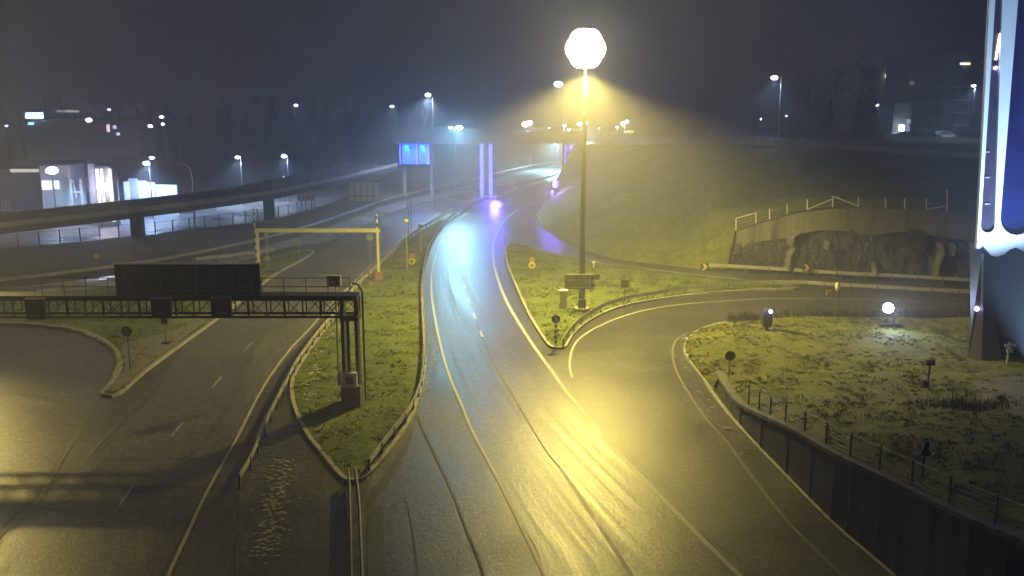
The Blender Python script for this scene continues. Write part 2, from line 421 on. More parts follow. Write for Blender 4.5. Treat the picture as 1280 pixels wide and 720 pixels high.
# ------------------------------------------------------------------ raised islands with kerbs
def island(name, px, mat, step=1.1, h=.14, amp=.06, kerb=True, n=3):
    P = GL(px+[px[0]], 0, n)[:-1]
    cl = P+[P[0]]
    def zf(x, y):
        d, _ = dist_poly(x, y, cl); return h + min(1, d/2.0)*(amp*2+amp*nz(x, y, .5)*1.5)
    struct(patch(name, P, zf, mat, step).build(name, mat, shade=True))
    if kerb:
        k = MB(); k.sweep(cl, [(-.12, -.04), (-.12, h+.03), (.12, h+.03), (.12, -.04)])
        struct(k.build('kerb', KERB))
    return P, zf
isl_mid, zmid = island('central_verge', [(441, 602), (429, 599), (408, 574), (387, 548), (375, 527), (366, 500), (366, 476), (380, 450), (400, 422), (425, 390), (450, 357), (482, 326), (510, 301), (545, 279), (590, 256), (640, 239), (680, 228),
    (655, 234), (625, 244), (596, 254), (568, 271), (548, 289), (535, 314), (529, 345), (528, 372), (531, 430), (529, 470), (514, 523), (480, 572), (455, 598)], GRASS, 1.2)
isl_gore, zgore = island('gore_verge', [(698, 436), (687, 433), (672, 412), (657, 385), (644, 355), (634, 330), (632, 310), (641, 306), (652, 307), (680, 315), (705, 321), (722, 325), (762, 332), (800, 336.5), (870, 345), (943, 353), (1000, 361),
    (943, 363), (860, 370), (815, 376), (780, 383), (752, 393), (730, 406), (714, 421), (707, 434)], GRASS, 1.0)
isl_left, zleft = island('side_verge', [(128, 495), (148, 494), (180, 466), (226, 432), (270, 400), (307, 372), (345, 343), (378, 325), (392, 315), (380, 314), (350, 321), (300, 334), (250, 341), (145, 359), (60, 368), (0, 376), (-150, 390), (-150, 407),
    (-60, 401), (0, 405), (50, 407), (100, 414), (130, 427), (147, 442), (152, 461), (141, 480)], GRASS, 1.2)
pv = [(130, 492), (148, 491), (178, 464), (222, 431), (262, 400), (252, 398), (226, 414), (196, 425), (160, 431), (151, 441), (156, 461), (145, 480)]
pvw = GL(pv+[pv[0]], 0, 3)[:-1]
struct(patch('gravel_paving', pvw, lambda x, y: zleft(x, y)+.06, GRAVEL, 1.0).build('gravel_paving', GRAVEL))
far_strip, zfs = island('embankment_verge', [(-260, 368), (-100, 357), (0, 354), (145, 337), (230, 322), (310, 306), (377, 289), (442, 266), (493, 248), (540, 238), (540, 228), (470, 232), (420, 252), (390, 262), (330, 277), (250, 288), (165, 297.5), (80, 306), (0, 313), (-220, 332)], GRASSD, 3.0, .1, .25, False)
# ------------------------------------------------------------------ old snow along the kerbs
def snow_line(px, wid, cnt, label, smin=.1, smax=.36, z=.02, n=4, zfn=None):
    P = GL(px, 0, n); R = lerp_line(P, .2); mb = MB()
    for _ in range(cnt):
        p = random.choice(R)+Vector((random.gauss(0, wid), random.gauss(0, wid), 0)); s_ = random.uniform(smin, smax); k = random.randint(6, 9); ph = random.random()*6
        zz = zfn(p.x, p.y)+.02 if zfn else z
        pts = [(p.x+cos(ph+2*pi*i/k)*s_*random.uniform(.5, 1.3), p.y+sin(ph+2*pi*i/k)*s_*random.uniform(.4, 1.1), zz) for i in range(k)]
        o = len(mb.v); mb.v += [Vector(q) for q in pts]+[Vector((p.x, p.y, zz+s_*.05))]
        for i in range(k): mb.f.append((o+i, o+(i+1) % k, o+k))
    o = mb.build('snow_remnants', SNOW); tag(o, label, 'snow', kind='stuff'); return o
snow_line([(352, 575), (349, 600), (345, 622), (338, 640), (345, 655), (336, 672), (332, 690)], .4, 300, 'melting old snow scattered on the asphalt beside the rail end', .02, .15)
snow_line([(362, 545), (378, 520), (384, 505), (388, 482), (395, 462), (405, 440), (424, 412), (437, 398), (442, 378), (458, 362), (492, 338), (520, 318)], .3, 210, 'clumps of old snow left across the central verge', .05, .26, zfn=zmid)
snow_line([(0, 405), (50, 407), (100, 415), (130, 428), (147, 443), (150, 461), (140, 480), (130, 494)], .13, 520, 'dirty snow bank along the curved ramp kerb', .05, .24, z=.15)
snow_line([(860, 432), (852, 445), (862, 470), (880, 500), (905, 535), (935, 575)], .28, 60, 'litter of ice and grit in the gutter of the right ramp', .04, .2)
snow_line([(540, 420), (541, 445), (536, 470), (532, 500), (527, 520)], .15, 45, 'crumbs of snow beside the guardrail of the main road', .04, .16)
snow_line([(0, 364), (80, 359), (145, 349), (230, 334), (300, 320)], .2, 140, 'pale snow strip along the edge of the opposite carriageway', .15, .5, z=.03)
snow_line([(262, 398), (285, 385), (300, 372), (330, 352), (372, 325)], .1, 120, 'thin snow ridge along the motorway kerb', .08, .25, z=.15)
snow_line([(855, 425), (870, 420), (885, 413), (905, 406)], .12, 50, 'snow bits on the far kerb of the grass mound', .06, .2, z=.15)
# ------------------------------------------------------------------ guardrails
WB = [(-.02, .52), (.02, .52), (.06, .6), (.02, .69), (.06, .78), (.02, .87), (-.02, .87)]
post_mesh = None
def guardrail(px, label, z=0, name='guardrail', mat=STEEL, spacing=2.5, n=4, hh=0.0, group='guardrails along the roads'):
    global post_mesh
    P = GL(px, z, n); t_ = thing(name, P[0], label, 'guardrail', group)
    MB().sweep(P, [(a, b_+hh) for a, b_ in WB]).build('rail', mat, t_)
    for p in lerp_line(P, spacing):
        if post_mesh is None:
            q = MB().box((0, 0, .4), (.12, .1, .8)); o = q.build('post', GSTEEL); post_mesh = o.data; bpy.data.objects.remove(o)
        o = bpy.data.objects.new('post', post_mesh); C.objects.link(o); o.parent = t_; o.location = p-P[0]
    return t_
guardrail([(300, 612), (316, 583), (338, 530), (358, 490), (372, 462), (398, 425), (425, 392), (448, 362), (478, 333), (506, 306), (532, 287), (566, 267), (600, 252)], 'long steel guardrail on the right side of the motorway with a lowered near end')
guardrail([(462, 592), (485, 560), (512, 524), (526, 490), (531, 455), (532, 425), (530, 390), (529, 355), (534, 323), (546, 296), (567, 273), (596, 255), (628, 243), (658, 233), (697, 222)], 'curved guardrail hugging the left edge of the main road')
guardrail([(436.5, 604), (438, 640), (439, 680), (440, 730), (441, 800)], 'left rail of the double barrier running from the verge tip to the bottom edge', spacing=2)
guardrail([(445, 604), (449, 640), (451, 680), (453, 730), (456, 800)], 'right rail of the double barrier running from the verge tip to the bottom edge', spacing=2)
guardrail([(704, 436), (714, 420), (731, 405), (753, 391.5), (783, 381), (820, 374.5), (860, 368), (943, 361.5), (1000, 361), (1047, 364), (1215, 373.5)], 'guardrail curving round the gore verge and on beside the slip road')
guardrail([(-150, 368), (0, 358), (145, 340), (230, 326), (310, 309), (377, 291), (442, 269), (493, 251), (570, 233), (598, 226), (650, 213), (705, 203)], 'far guardrail below the grass bank under the elevated road')
guardrail([(-100, 377), (0, 371), (60, 367), (100, 362)], 'short guardrail beside the opposite carriageway at the left edge')
guardrail([(245, 331), (290, 326), (345, 319)], 'short guardrail behind the dark sign panel')
guardrail([(875, 338), (910, 340), (975, 344), (1047, 349), (1127, 353), (1215, 358.5), (1300, 363)], 'pale guardrail at the foot of the rock face', mat=STEEL)
# ------------------------------------------------------------------ hillside on the right
base_line = [G(*p) for p in [(703, 226), (695, 240), (682, 252), (670, 268), (677, 284), (700, 299), (725, 311), (750, 319), (767, 324.5), (800, 328), (880, 337), (908, 338)]]
rk_base = GL([(908, 338), (950, 342), (1000, 345.5), (1060, 350), (1120, 352), (1180, 355), (1230, 357), (1300, 361)], 0, 3)
wall_top_px = [(919, 288), (945, 279), (962, 274), (985, 267), (1007, 262), (1040, 259), (1075, 259), (1107, 260), (1150, 262), (1187, 265), (1230, 270), (1300, 276)]
rock_top_px = [(919, 301), (945, 290), (962, 287), (985, 284), (1012, 279), (1040, 274), (1060, 276), (1080, 281), (1115, 276), (1150, 280), (1187, 285), (1230, 288), (1300, 292)]
def base_y_at(px):
    for a, bq in zip(rk_base, rk_base[1:]):
        xa = a.x/a.y; xb = bq.x/bq.y; t0 = (px-640)/F
        # solve along segment where projected column matches (approx: ignore pitch coupling)
        ra = G(px, 345); k = ra.x/ra.y
        fa = a.x-k*a.y; fb = bq.x-k*bq.y
        if fa <= 0 <= fb or fb <= 0 <= fa: return a.lerp(bq, fa/(fa-fb) if fa != fb else 0).y
    return rk_base[-1].y if px > 1000 else rk_base[0].y
wt = [V(x, y, base_y_at(x)+2.2) for x, y in wall_top_px]
rt = [V(x, y, base_y_at(x)+1.6) for x, y in rock_top_px]
wt = smooth(wt, 2); rt = smooth(rt, 2)
top_line = [V(*p) for p in [(716, 182, 176), (745, 180, 170), (800, 180, 162), (860, 179.5, 155), (920, 180, 150), (980, 183, 143), (1060, 187, 136), (1120, 191, 131), (1180, 195, 127), (1230, 198, 123), (1330, 205, 118)]]
lowline = base_line + wt
loop = base_line + [Vector((w.x, w.y, w.z)) for w in wt] + list(reversed(top_line))
def hill_z(x, y):
    a, za = dist_poly(x, y, lowline); c_, zb = dist_poly(x, y, top_line)
    t_ = a/(a+c_+1e-9); t_ = t_**.85
    return za+(zb-za)*t_ + nz(x, y, .12)*.5*min(1, a/3)*min(1, c_/3)
HILLG = grass_mat('hillside_grass', (.06, .07, .018), (.125, .14, .03), (.2, .21, .042), .6)
struct(patch('hillside', loop, hill_z, HILLG, 2.6).build('hillside', HILLG, shade=True))
# plateau behind the top line
pl = [p.copy() for p in top_line] + [Vector((260, 118, 9)), Vector((500, 700, 12)), Vector((120, 700, 12)), Vector((60, 420, 12)), Vector((30, 260, 11.2))]
struct(patch('plateau', pl, lambda x, y: dist_poly(x, y, top_line)[1]+min(dist_poly(x, y, top_line)[0]/30, 1)*.3, GRASSD, 14).build('plateau', GRASSD))
guard_top = thing('bridge_approach_railing', top_line[1], 'low grey parapet railing along the road on top of the hillside', 'railing')
MB().sweep(smooth(top_line[1:], 4), [(-.15, -.3), (-.15, .75), (.15, .75), (.15, -.3)]).build('parapet', CONC, guard_top)
rr_ = MB()
for hgt in (1.0, 1.25): rr_.sweep(smooth(top_line[1:], 4), [(-.03, hgt), (.03, hgt), (.03, hgt+.05), (-.03, hgt+.05)])
rr_.build('rail', STEEL, guard_top)
for p in lerp_line(top_line[1:], 2.5): MB().box((p.x, p.y, p.z+1.0), (.07, .07, .6)).build('post', STEEL, guard_top)
# plateau road
mb = MB(); mb.sweep(smooth([p+Vector((.5, 5, .12)) for p in top_line[1:]], 3), [(-4, 0), (4, 0)], False); mb.uv = [(v.x, v.y) for v in mb.v]
struct(mb.build('upper_road', APRON))
# rock face: grid with depth relief
K = 34; N = 210; mb = MB()
def at(poly, t_):
    q = t_*(len(poly)-1); i = min(int(q), len(poly)-2); return poly[i].lerp(poly[i+1], q-i)
for i in range(N+1):
    t_ = i/N; a = at(rk_base, t_)+Vector((0, .35, 0)); c_ = at(rt, t_)
    for k in range(K+1):
        h = k/K; p = a.lerp(c_, h)
        rough = noise.ridged_multi_fractal(Vector((p.x*.42, h*1.0, 3.1)), 1, 2.1, 6, 1, 2)*.5 + noise.fractal(Vector((p.x*1.5, h*4.5, 8)), 1, 2, 4)*.4
        bulge = sin(pi*min(1, h*1.02))*.5
        vd, vp = noise.voronoi(Vector((p.x*.55+noise.noise(Vector((p.x*.8, h*5, 0)))*.5, p.z*.33, 4.0))); blk = noise.cell(vp[0]*7.3)*.9; vd2, _ = noise.voronoi(Vector((p.x*1.9, p.z*.9, 1.0)))
        mb.v.append(p+Vector((noise.noise(Vector((p.x, h*8, 1)))*.2, -(bulge+(rough*.8+blk*.6+(vd2[1]-vd2[0])*.35)*min(1, (1-h)*7+.12)-.9), 0)))
for i in range(N):
    for k in range(K): a = i*(K+1)+k; mb.f.append((a, a+K+1, a+K+2, a+1))
rock = tag(mb.build('rock_face', ROCK), 'dark blasted rock cutting with vertical ribs below a concrete wall', 'rock')
rock['kind'] = 'structure'
for (pxs, w0) in (([(997, 286), (1000, 291), (992, 296), (990, 306), (993, 311), (988, 320), (986, 337)], 1.0), ([(1177, 305), (1180, 316), (1174, 330), (1172, 346)], .7), ([(1194, 306), (1192, 320)], .45), ([(1092, 328), (1095, 338), (1093, 346)], .6), ([(1036, 302), (1034, 312)], .35)):
    mb = MB(); o = 0
    Yb = base_y_at(pxs[0][0])-.15
    P = smooth([V(x, y, Yb-.1+.05*random.random()) for x, y in pxs], 4)
    for i, p in enumerate(P):
        w = w0*(.1+.22*random.random())
        mb.v += [p+Vector((-w, 1.2, 0)), p+Vector((-w*.5, -.1, 0)), p+Vector((w*.4, -.15, 0)), p+Vector((w, 1.2, 0))]
    for i in range(len(P)-1):
        for k in range(3): a = 4*i+k; mb.f.append((a, a+1, a+5, a+4))
    tag(mb.build('ice_streak', ICE, rock), 'pale frozen seep running down the rock')
# concrete wall above the rock
cw = thing('retaining_wall', wt[0], 'stained concrete wall stepping along the top of the rock cutting', 'wall')
mb = MB(); o = 0; M_ = min(len(wt), len(rt)); Nn = 60
for i in range(Nn+1):
    a = at(rt, i/Nn*.93); c_ = at(wt, i/Nn*.93); a = a+Vector((0, 0, -1.1)); y0 = min(a.y, c_.y)
    mb.v += [Vector((c_.x, y0-.5, a.z)), Vector((c_.x, y0-.5, c_.z)), Vector((c_.x, y0+.1, c_.z)), Vector((c_.x, y0+.1, a.z))]
for i in range(Nn):
    for k in range(4): mb.f.append((4*i+k, 4*i+(k+1) % 4, 4*i+4+(k+1) % 4, 4*i+4+k))
mb.f += [(0, 1, 2, 3), tuple(4*Nn+k for k in (3, 2, 1, 0))]
mb.build('wall_panel', STAIN, cw)
fn = thing('wall_fence', V(920, 287, 103), 'light steel fence of posts and braces on the wall above the rock', 'fence')
FT = [(920, 288, 273), (945, 279, 266), (962, 274, 261), (984, 267, 255), (1009, 262, 249), (1041, 259, 245), (1073, 259, 246), (1107, 260, 248), (1131, 261, 248), (1158, 262, 248), (1184, 264, 236)]
tops = []
for (x, yb, yt) in FT:
    Y = base_y_at(x)+1.7; a = V(x, yb, Y); c_ = V(x, yt, Y); tops.append((a, c_))
    MB().tube([a, c_], .07, 6).build('post', WHITE, fn)
for i in (0,): MB().tube([tops[0][1], tops[1][1]], .05, 6).build('brace', WHITE, fn)
MB().tube([tops[4][0], tops[5][1]+Vector((0, 0, -.3))], .06, 6).build('brace', WHITE, fn)
MB().tube([tops[5][1], tops[6][0]+Vector((0, 0, .1))], .06, 6).build('brace', WHITE, fn)
MB().tube([tops[9][0], tops[10][0]+Vector((0, 0, .6))], .06, 6).build('brace', WHITE, fn)
mb = MB()
for (a, c_), (a2, c2) in zip(tops, tops[1:]):
    for k in (.1, .4, .7, .97): mb.tube([a.lerp(c_, k), a2.lerp(c2, k)], .012, 4)
mb.build('wires', STEEL, fn)
# ------------------------------------------------------------------ grass mound and its retaining wall on the right
wb = [(894, 466), (908, 499), (925, 533), (982, 594), (1038, 651), (1076, 684), (1118, 720), (1200, 795), (1290, 880)]
wtp = [463, 485, 505, 533, 566, 585, 606, 648, 690]
WBs = [G(*p) for p in wb]; WZ = [max(.18, ZT(p, t_)) for p, t_ in zip(WBs, wtp)]
WBs.append(WBs[-1]*2-WBs[-2]); WZ.append(WZ[-1]+.3)
wtop = [Vector((p.x, p.y, z)) for p, z in zip(WBs, WZ)]
wtop_s = smooth(wtop, 4)
edge = [Vector((*G(x, y).xy, z)) for x, y, z in [(1330, 404, .9), (1215, 402, .4), (1127, 399, .2), (1047, 396, .16), (977, 398, .16), (911, 404, .16), (882, 411, .16), (869, 418, .16), (859, 428, .16), (856, 439, .16), (862, 452, .16), (877, 472, .16), (891, 489, .16)]]
edge.reverse()
wingo = Vector((.35, .25, 0))
inner = [Vector((p.x+.42, p.y+.1, p.z-.12)) for p in wtop_s]
far = [Vector((inner[-1].x+22, inner[-1].y, 5.2)), Vector((62, 60, 4.0)), Vector((66, 72, 2.5))]
bound = [Vector((*inner[0].xy, .15))]+inner[1:]
mloop = bound + far + [Vector((*G(1330, 404).xy, .9))] + [e for e in reversed(edge)][1:]
medge = mloop+[mloop[0]]
samples = lerp_line(medge, 1.0)
def mound_z(x, y, bumps=True):
    num = den = 0; dm = 1e9
    for s_ in samples:
        d2 = (s_.x-x)**2+(s_.y-y)**2+.02; w = 1/d2**1.6; num += w*s_.z; den += w; dm = min(dm, d2)
    d = sqrt(dm); z = num/den
    if bumps: z += min(1, d/3)*(.45+.22*nz(x, y, .35, 2)+.22*abs(nz(x, y, 1.1, 5)))
    return z
struct(patch('grass_mound', mloop, mound_z, MOUNDG, .75).build('grass_mound', MOUNDG, shade=True))
def MG(px, py):
    z = 1.0
    for _ in range(8): p = G(px, py, z); z = .5*z+.5*mound_z(p.x, p.y)
    return G(px, py, z)
k = MB(); k.sweep(smooth([Vector((e.x, e.y, 0)) for e in edge if e.x < 44][:9]+[], 3), [(-.12, -.04), (-.12, .17), (.12, .17), (.12, -.04)])
k.sweep(smooth([Vector((p.x, p.y, 0)) for p in [G(x, y) for x, y in [(911, 404), (882, 411), (869, 418), (859, 428), (856, 439), (862, 452), (877, 472), (890, 492), (907, 515), (925, 536), (982, 596), (1038, 653), (1118, 723), (1200, 797)]]], 3), [(-.1, -.04), (-.1, .13), (.14, .13), (.14, -.04)])
struct(k.build('kerb', KERB))
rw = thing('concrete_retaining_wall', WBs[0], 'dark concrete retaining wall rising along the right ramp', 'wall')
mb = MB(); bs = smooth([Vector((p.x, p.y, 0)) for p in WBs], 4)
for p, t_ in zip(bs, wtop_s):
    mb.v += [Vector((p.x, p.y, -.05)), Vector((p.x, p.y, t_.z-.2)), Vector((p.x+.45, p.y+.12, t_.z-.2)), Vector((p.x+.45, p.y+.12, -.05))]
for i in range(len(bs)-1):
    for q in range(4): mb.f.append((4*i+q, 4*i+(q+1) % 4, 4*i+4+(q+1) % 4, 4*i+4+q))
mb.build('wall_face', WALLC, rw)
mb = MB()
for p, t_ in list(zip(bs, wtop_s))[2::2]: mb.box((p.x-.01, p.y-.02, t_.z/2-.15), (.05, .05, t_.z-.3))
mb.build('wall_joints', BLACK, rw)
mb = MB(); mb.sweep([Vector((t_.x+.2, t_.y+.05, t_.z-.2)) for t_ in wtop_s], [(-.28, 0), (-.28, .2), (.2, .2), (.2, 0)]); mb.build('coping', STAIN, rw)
fc = thing('mesh_fence', wtop[2], 'low dark wire fence standing on the coping of the retaining wall', 'fence')
FP = [(936, 512, 486), (949, 519, 492), (963, 524, 500), (982, 534, 510), (1006, 547, 524), (1033, 560, 543), (1063, 578, 553), (1100, 593, 562), (1140, 613, 582), (1187, 638, 600), (1245, 664, 627), (1300, 694, 650)]
fp = []
for (x, yb, yt) in FP:
    best = min(wtop_s, key=lambda q: abs((q.x+.3)/(q.y*CP-(q.z-CAMZ)*SP)*F+640-x)); a = V(x, yb, best.y+.3)
    for q0, q1 in zip(wtop_s, wtop_s[1:]):
        f0 = (q0.x+.3)/(q0.y*CP-(q0.z-CAMZ)*SP)*F+640-x; f1 = (q1.x+.3)/(q1.y*CP-(q1.z-CAMZ)*SP)*F+640-x
        if f0 <= 0 <= f1: qq = q0.lerp(q1, -f0/(f1-f0)); a = qq+Vector((.3, .08, 0))
    fp.append(a); MB().box((a.x, a.y, a.z+.55), (.07, .07, 1.1)).build('post', DSTEEL, fc)
mb = MB()
for a, a2 in zip(fp, fp[1:]):
    for h in (.1, .3, .5, .7, .9, 1.05): mb.tube([a+Vector((0, 0, h)), a2+Vector((0, 0, h))], .022 if h > 1 else .012, 4)
mb.build('wire_mesh', GSTEEL, fc)
# tussocks: many small blades (stuff)
def tufts(name, label, zf, spots, mat, hmin, hmax, blades=7, wid=.03):
    mb = MB()
    for (x, y) in spots:
        z = zf(x, y)-.02; hs = random.uniform(hmin, hmax); lean = random.uniform(0, 2*pi)
        for _ in range(blades):
            a = random.uniform(0, 2*pi); h = hs*random.uniform(.5, 1.1); d = random.uniform(.2, .9)*h
            bx, by = x+random.gauss(0, .1), y+random.gauss(0, .1); ox, oy = cos(a)*wid, sin(a)*wid
            tx, ty = bx+cos(a+1.5)*d*.6+cos(lean)*d*.5, by+sin(a+1.5)*d*.6+sin(lean)*d*.5
            o = len(mb.v); mb.v += [Vector((bx-ox, by-oy, z)), Vector((bx+ox, by+oy, z)), Vector((tx, ty, z+h))]; mb.f.append((o, o+1, o+2))
    o = mb.build(name, mat); tag(o, label, 'grass', kind='stuff')
def in_loop(x, y, L):
    c = False; j = len(L)-1
    for i in range(len(L)):
        a, bq = L[i], L[j]
        if (a.y > y) != (bq.y > y) and x < (bq.x-a.x)*(y-a.y)/(bq.y-a.y)+a.x: c = not c
        j = i
    return c
def scatter(L, n, xmax=1e9, dens=None):
    x0, x1 = min(p.x for p in L), min(xmax, max(p.x for p in L)); y0, y1 = min(p.y for p in L), max(p.y for p in L); out = []
    tries = 0
    while len(out) < n and tries < n*30:
        tries += 1; x, y = random.uniform(x0, x1), random.uniform(y0, y1)
        if abs(x) > y*.62: continue
        if in_loop(x, y, L) and (dens is None or random.random() < dens(x, y)): out.append((x, y))
    return out
mz_cache = {}
def mz(x, y):
    kx, ky = round(x/.6), round(y/.6)
    if (kx, ky) not in mz_cache: mz_cache[(kx, ky)] = mound_z(kx*.6, ky*.6)
    return mz_cache[(kx, ky)]
dn = lambda x, y: max(0, min(1, .45+1.6*nz(x, y, .4, 9)))
tufts('tussocks', 'matted dry grass tussocks covering the mound', mz, scatter(mloop, 5200, dens=dn), BLADE, .08, .2, 8)
tufts('verge_blades', 'short green grass on the central verge', zmid, scatter(isl_mid, 2600, dens=dn), BLADEG, .08, .2, 6)
tufts('gore_blades', 'rough yellow green grass on the gore verge', zgore, scatter(isl_gore, 3200, dens=dn), BLADEG, .08, .26, 6)
tufts('side_blades', 'weedy grass on the verge below the sign gantry', zleft, scatter([p for p in isl_left], 2200, dens=dn), BLADEG, .08, .24, 6)
DARKB = simple('dead_stalks', (.06, .052, .03), .9, var=.3)
ed = [(x, y) for x, y, _ in [(915, 402, 0), (925, 400, 0), (935, 399, 0), (1030, 396, 0)]]
sp_ = []
for (x0, x1, yy, cnt) in ((910, 948, 404, 60), (960, 1052, 398, 60), (1045, 1215, 400, 320), (1120, 1215, 402, 120)):
    for _ in range(cnt): p = G(random.uniform(x0, x1), yy+random.uniform(-2, 3)); sp_.append((p.x, p.y))
tufts('dead_stalks', 'tall dark dead stalks along the far edge of the mound', mz, sp_, DARKB, .5, 1.1, 9, .025)
q = MG(1205, 510); sp_ = [(q.x+random.gauss(0, 1.4), q.y+random.gauss(0, 1.2)) for _ in range(90)]
tufts('weed_clump', 'dark clump of weeds on the mound near the pylon path', mz, sp_, DARKB, .3, .8, 9, .025)
# worn path beside the pylon
pp = [(1215, 478), (1245, 472), (1330, 468), (1340, 540), (1290, 530), (1240, 505)]
ppw = smooth([MG(*p) for p in pp]+[MG(*pp[0])], 3)[:-1]
struct(patch('gravel_path', ppw, lambda x, y: mound_z(x, y)+.06, GRAVEL, .75).build('gravel_path', GRAVEL, shade=True))
# ------------------------------------------------------------------ bridge
BY = 176.0
bz1, bz0 = V(640, 166, BY).z, V(640, 180, BY).z
xl, xr = V(500, 180, BY).x, V(724, 180, BY).x
br = thing('road_bridge', (0, BY, 0), 'grey concrete road bridge with violet light strips on its piers', 'bridge')
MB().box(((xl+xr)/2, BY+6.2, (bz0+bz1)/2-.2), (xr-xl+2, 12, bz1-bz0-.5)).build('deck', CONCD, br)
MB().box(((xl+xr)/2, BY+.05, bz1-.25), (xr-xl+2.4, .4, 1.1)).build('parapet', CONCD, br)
mb = MB()
for h in (.5, .9): mb.tube([(xl-1, BY+.1, bz1+h), (xr+1, BY+.1, bz1+h)], .04, 5)
for i in range(18): x = xl-1+(xr-xl+2)*i/17; mb.tube([(x, BY+.1, bz1+.2), (x, BY+.1, bz1+.9)], .035, 5)
mb.build('railing', STEEL, br)
def pier(px0, px1, ybot, leds, wide=.55, y_top=180, lit=True):
    a = V(px0, ybot, BY+1); c_ = V(px1, ybot, BY+1); top = V(px0, y_top, BY+1).z
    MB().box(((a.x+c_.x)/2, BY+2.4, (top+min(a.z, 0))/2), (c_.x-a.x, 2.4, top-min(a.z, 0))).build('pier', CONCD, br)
    for lx in leds:
        p = V(lx, ybot, BY+.9); hgt = top-max(p.z, .1)
        MB().box((p.x, BY+1.02, max(p.z, .1)+hgt/2), (wide, .25, hgt-.1)).build('light_strip', LEDC, br)
pier(600, 617, 248, (602.5, 613.5), .62)
pier(703, 717, 224, (714,), .5)
MB().box((V(707, 200, BY).x, BY+1.05, (V(707, 180, BY).z+V(707, 222, BY).z)/2), (.2, .2, 5.5)).build('light_strip', LED, br)
# soffit lamp and violet foot lamp that light the road under the bridge
q = G(619, 249); f_ = MB().box((q.x, q.y, .35), (.5, .3, .7)).build('foot_lamp', LED, br)
light('SPOT', (q.x, q.y-.3, 2.4), 15000, (.1, .06, 1), f_, G(592, 266), 120, .9, .3)
# left abutment wall lit blue between three strips
aL, aR = V(500, 206, BY+1), V(541, 206, BY+1); topz = V(500, 179, BY).z
MB().box(((aL.x+aR.x)/2, BY+4.2, (topz+aL.z)/2-.2), (aR.x-aL.x+.6, 4, topz-aL.z)).build('bearing_block', CONCD, br)
for x in (aL.x+.5, aR.x-.5): MB().box((x, BY+4.2, aL.z/2-.2), (.5, .8, aL.z)).build('column', CONC, br)
for lx, w in ((521.5, .35), (535.5, .35), (500.5, .2)):
    p = V(lx, 206, BY+1.1); MB().box((p.x, BY+1.3, (p.z+topz)/2), (w, .2, topz-p.z-.1)).build('light_strip', LEDC, br)
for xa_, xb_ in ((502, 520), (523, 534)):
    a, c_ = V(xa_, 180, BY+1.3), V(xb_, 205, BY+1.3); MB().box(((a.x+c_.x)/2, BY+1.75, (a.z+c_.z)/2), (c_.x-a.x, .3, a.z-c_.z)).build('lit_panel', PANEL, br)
for lx in (508, 528):
    p = V(lx, 183, BY+1.2); h_ = MB().box((p.x, p.y-.1, p.z), (.8, .3, .3)); f_ = h_.build('flood_lamp', emit('blue_flood', (.02, .35, 1), 5), br)
    light('SPOT', (p.x, p.y-.1, p.z-.2), 900, (.0, .16, 1), f_, (p.x, p.y+2.0, p.z-2.5), 150, .8, .2)
# ramp-side wall end with violet lamp under bridge (right)
p = G(690, 262); te = thing('barrier_terminal', p, 'pale concrete barrier end below the violet lamp at the slip road nose', 'barrier')
MB().box((p.x, p.y, 1.6), (.5, .5, 3.2)).build('post', CONC, te)
MB().box((p.x+.7, p.y+.1, 1.3), (.25, .25, 2.6)).build('post', GSTEEL, te)
q = V(695, 230, p.y); f_ = MB().sphere((q.x, q.y, q.z), .55, 10, 1.3).build('lamp', emit('violet_flood', (.12, .06, 1), 5), te)
light('POINT', (q.x-.8, q.y-.9, q.z), 4500, (.16, .1, 1), f_, radius=.3)
q = G(702, 278); bx_ = tag(MB().box((q.x, q.y, .45), (1.6, .9, .9)).tube([(q.x-.8, q.y, .9), (q.x+.8, q.y, .9)], .3, 8).build('grit_bin', CONC, origin=q), 'small pale grit bin on the slope beside the slip road nose', 'grit bin')
# ------------------------------------------------------------------ elevated road on the left
dk = [V(-80, 302, 104), V(0, 293, 108), V(168, 273, 120), V(260, 261, 128), (V(340, 249, 137)), V(420, 232, 150), V(497, 213, 170)]
dk = smooth(dk, 5)
el = thing('elevated_road', dk[0], 'low concrete viaduct with railing crossing behind the grass bank', 'viaduct')
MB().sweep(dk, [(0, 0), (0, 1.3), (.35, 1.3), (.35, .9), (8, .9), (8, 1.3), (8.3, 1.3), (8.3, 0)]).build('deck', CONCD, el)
MB().sweep(dk, [(-.06, .75), (-.06, 1.35), (-.003, 1.35), (-.003, .75)]).build('edge_beam', CONC, el)
mb = MB()
for h in (1.65, 2.0, 2.35): mb.sweep(dk, [(.1, h), (.15, h), (.15, h+.05), (.1, h+.05)])
mb.build('railing', GSTEEL, el)
for p in lerp_line(dk, 2.6): MB().box((p.x, p.y+.12, p.z+1.85), (.08, .08, 1.1)).build('post', GSTEEL, el)
for px, yb in ((168, 304), (334, 276)):
    p = G(px, yb); top = min(dk, key=lambda q: abs(q.x-p.x)).z
    MB().box((p.x, p.y+1.5, top/2), (1.35, 1.6, top-.02)).build('column', CONCD, el)
# light patch on deck = road surface lamp; fence beyond
fe = thing('yard_fence', G(0, 311), 'long dark wire fence between the grass bank and the wet yard', 'fence')
fl = GL([(-120, 321), (0, 311), (80, 304), (165, 296), (250, 287), (330, 275), (395, 262)], 0, 4)
for p in lerp_line(fl, 2.5): MB().box((p.x, p.y, .9), (.12, .12, 1.9)).build('post', BLACK, fe)
mb = MB()
for h in (.08, 1.7): mb.sweep(fl, [(-.02, h), (.02, h), (.02, h+.04), (-.02, h+.04)])
for h in (.45, .85, 1.25): mb.sweep(fl, [(-.008, h), (.008, h), (.008, h+.016), (-.008, h+.016)])
mb.build('wires', BLACK, fe)
